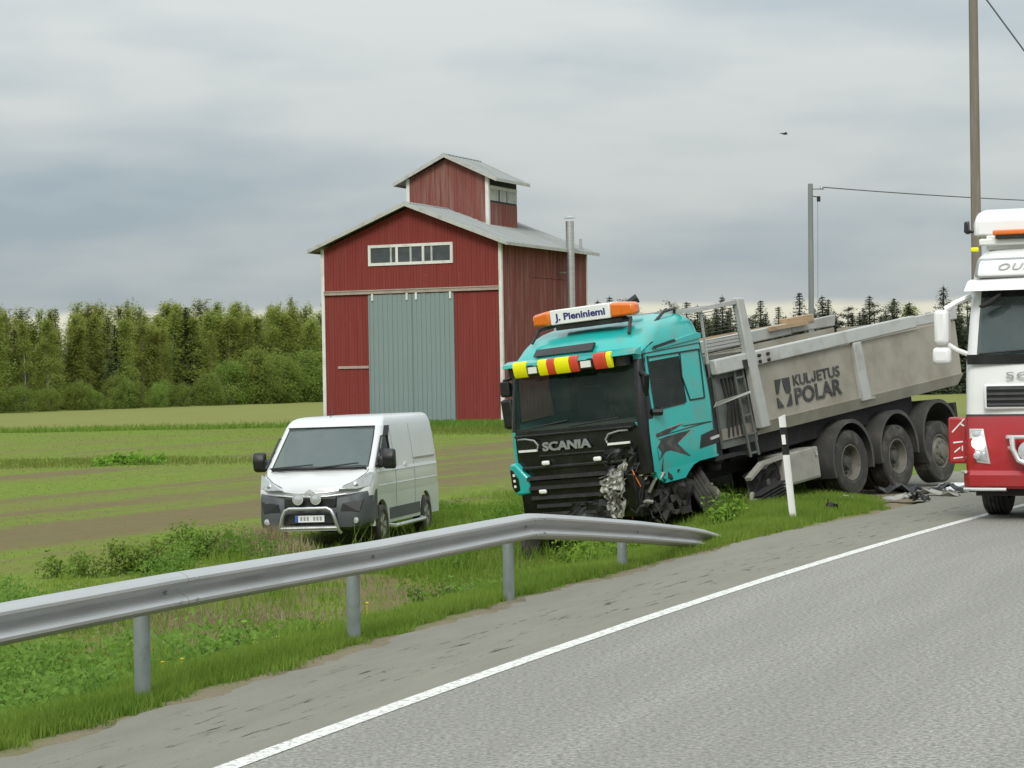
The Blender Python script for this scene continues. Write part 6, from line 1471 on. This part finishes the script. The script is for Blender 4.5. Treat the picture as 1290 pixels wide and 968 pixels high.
leafy_shrub('leafy_bush', 'small green bush beside the end of the guardrail', 'bush', 3.0, 31.6, .26, .42, 420, M_fresh, 2)
leafy_shrub('leafy_bush', 'lush green weed clump above the rail, left of the dry grass', 'bush', -4.85, 35.2, .80, .52, 1700, M_lush, 3)
leafy_shrub('leafy_bush', 'broad green weed clump left of centre behind the rail', 'bush', -5.75, 33.6, .75, .48, 1500, M_lush, 4)
leafy_shrub('leafy_bush', 'yellow-green weed clump behind the rail at the far left', 'bush', -6.55, 33.0, .6, .36, 900, M_lush, 9)
leafy_shrub('leafy_bush', 'dark green nettle clump left of the nearest guardrail post', 'bush', -3.35, 18.6, .55, .42, 1600, M_weed, 5, (.04, .08))
leafy_shrub('leafy_bush', 'dark green nettle clump at the lower left corner', 'bush', -3.75, 17.4, .5, .42, 1300, M_weed, 6, (.04, .08))
leafy_shrub('leafy_bush', 'green nettle clump between the two nearest guardrail posts', 'bush', -2.35, 21.6, .8, .46, 1700, M_lush, 7, (.04, .09))
leafy_shrub('leafy_bush', 'green weed clump right of the second guardrail post', 'bush', -.75, 24.6, .6, .40, 1100, M_weed, 10, (.04, .09))
leafy_shrub('leafy_bush', 'low leafy bush on the grassy hump in the field', 'bush', -12.1, 69, 1.3, .20, 1500, M_fresh, 8, (.10, .20))
def dry_tuft(x, y, h, n, label, seed):
    r = np.random.default_rng(seed); px = x + r.normal(0, .22, n); py = y + r.normal(0, .22, n)
    me, mt = blades('dry_grass_tuft', px - x, py - y, r.uniform(.45, 1, n) * h, .015 + 0 * px, r.random(n), r, M_dry, .28, z=np.zeros(n))
    o = link_mesh('dry_grass_tuft', me, mt); o.location = (x, y, float(hz(x, y)) - .02); tag(o, label, 'dry grass', 'dry grass tufts in front of the van')
dry_tuft(-4.10, 36.6, .62, 900, 'tall pale dry grass tuft in front of the white van bumper', 1)
dry_tuft(-4.45, 36.2, .52, 800, 'pale dry grass tuft left of the tallest dry tuft by the van', 2)
dry_tuft(-3.7, 36.0, .36, 600, 'short pale dry grass tuft below the van bull bar', 3)
# dandelions in the verge
fr = random.Random(2)
for k in range(26):
    yy = fr.uniform(13.5, 19.5); dd = fr.uniform(2.4, 4.6); fx, fy = [float(q) for q in at_d(np.array(dd), np.array(yy))]
    fz = float(hz(fx, fy)); hgt = fr.uniform(.12, .26)
    mb = MB(); mb.tube([(0, 0, 0), (.01, 0, hgt)], .003, 4); mb.lathe([(0.001, .012), (.018, .008), (.012, -.004), (0.001, -.008)], 8, Matrix.Translation((.01, 0, hgt)) @ Matrix.Rotation(R(90), 4, 'X'))
    o = mb.build('dandelion', M_flow, None, mw=None); o.location = (fx, fy, fz); tag(o, 'small yellow flower in the weeds at the lower left', 'flower', 'yellow flowers in the verge')

# ================================================================== debris from the crash
dr = random.Random(9)
def debris(name, label, px, mat_, seed, size, thick=.012):
    x, y = px; z = max(0.0, float(hz(x, y))) + .012; a = dr.uniform(0, 6.28); L, W_, H_ = size
    c, s = math.cos(a), math.sin(a)
    def P(u, w, h): return (x + c * u - s * w, y + s * u + c * w, z + h)
    rn = random.Random(seed)
    V = []; F = []; nu, nv = 6, 4
    for i in range(nu + 1):
        for j in range(nv + 1):
            u = (i / nu - .5) * L + rn.uniform(-.04, .04) * L; w = (j / nv - .5) * W_ + rn.uniform(-.06, .06) * W_; V.append(P(u, w, H_ * rn.uniform(0, 1) ** 1.5 + (H_ * .6 if i in (2, 3) else 0)))
    for i in range(nu):
        for j in range(nv):
            if rn.random() > .1: q = i * (nv + 1) + j; F.append((q, q + nv + 1, q + nv + 2, q + 1))
    mb = MB(); mb.add(V, F); o = mb.build(name, mat_, None); m_ = o.modifiers.new('s', 'SOLIDIFY'); m_.thickness = thick
    tag(o, label, 'debris', 'crash debris on the road edge')
M_deb = paint('debris_grey', (0.30, 0.29, 0.265), .6, dirt=(.1, .095, .085), dirt_amt=.8, scale=9)
M_debw = paint('debris_white', (0.62, 0.64, 0.65), .4, dirt=(.35, .36, .36), dirt_amt=.7, scale=9)
debris('broken_panel', 'pale crumpled plastic panel on the road edge below the third rear wheel', (7.75, 37.6), M_debw, 1, (.75, .40, .12))
debris('broken_panel', 'small pale plastic shard in front of the third rear wheel', (7.15, 36.9), M_debw, 2, (.45, .26, .08))
debris('broken_panel', 'flat grey broken panel nearest the road line, below the second rear wheel', (6.05, 34.4), M_deb, 3, (.85, .34, .05))
debris('broken_panel', 'grey bent plastic strip between the wheels and the lorry', (6.75, 35.5), M_deb, 4, (.9, .22, .07))
debris('broken_panel', 'dark torn plastic piece below the second rear wheel', (6.25, 35.9), M_black, 5, (.8, .35, .14))
debris('broken_panel', 'dark torn plastic piece between second and third rear wheels', (7.05, 36.3), M_black, 6, (.7, .3, .10))
debris('broken_panel', 'small dark shard lying closest to the white edge line', (6.2, 33.9), M_black, 7, (.28, .18, .10))
debris('broken_panel', 'small pale shard in the grass below the first rear wheel', (5.15, 34.5), M_debw, 8, (.28, .10, .05))
debris('broken_panel', 'bent grey metal piece lying in the ditch behind the third guardrail post', (-.8, 26.2), M_deb, 10, (.42, .18, .10))
debris('broken_panel', 'small dark scrap in the grass right of the marker post', (4.5, 31.6), M_black, 12, (.2, .12, .12))
# a few more birches closing the wood behind the barn
for k in range(14):
    plant('birch', -13 + 17 * k / 13 + trn.uniform(-.4, .4), 232 - 2.2 * k + trn.uniform(-2, 2), trn.uniform(8, 9.6), 'birch of the wood directly behind the red barn', 'birches behind the barn', 1.5)
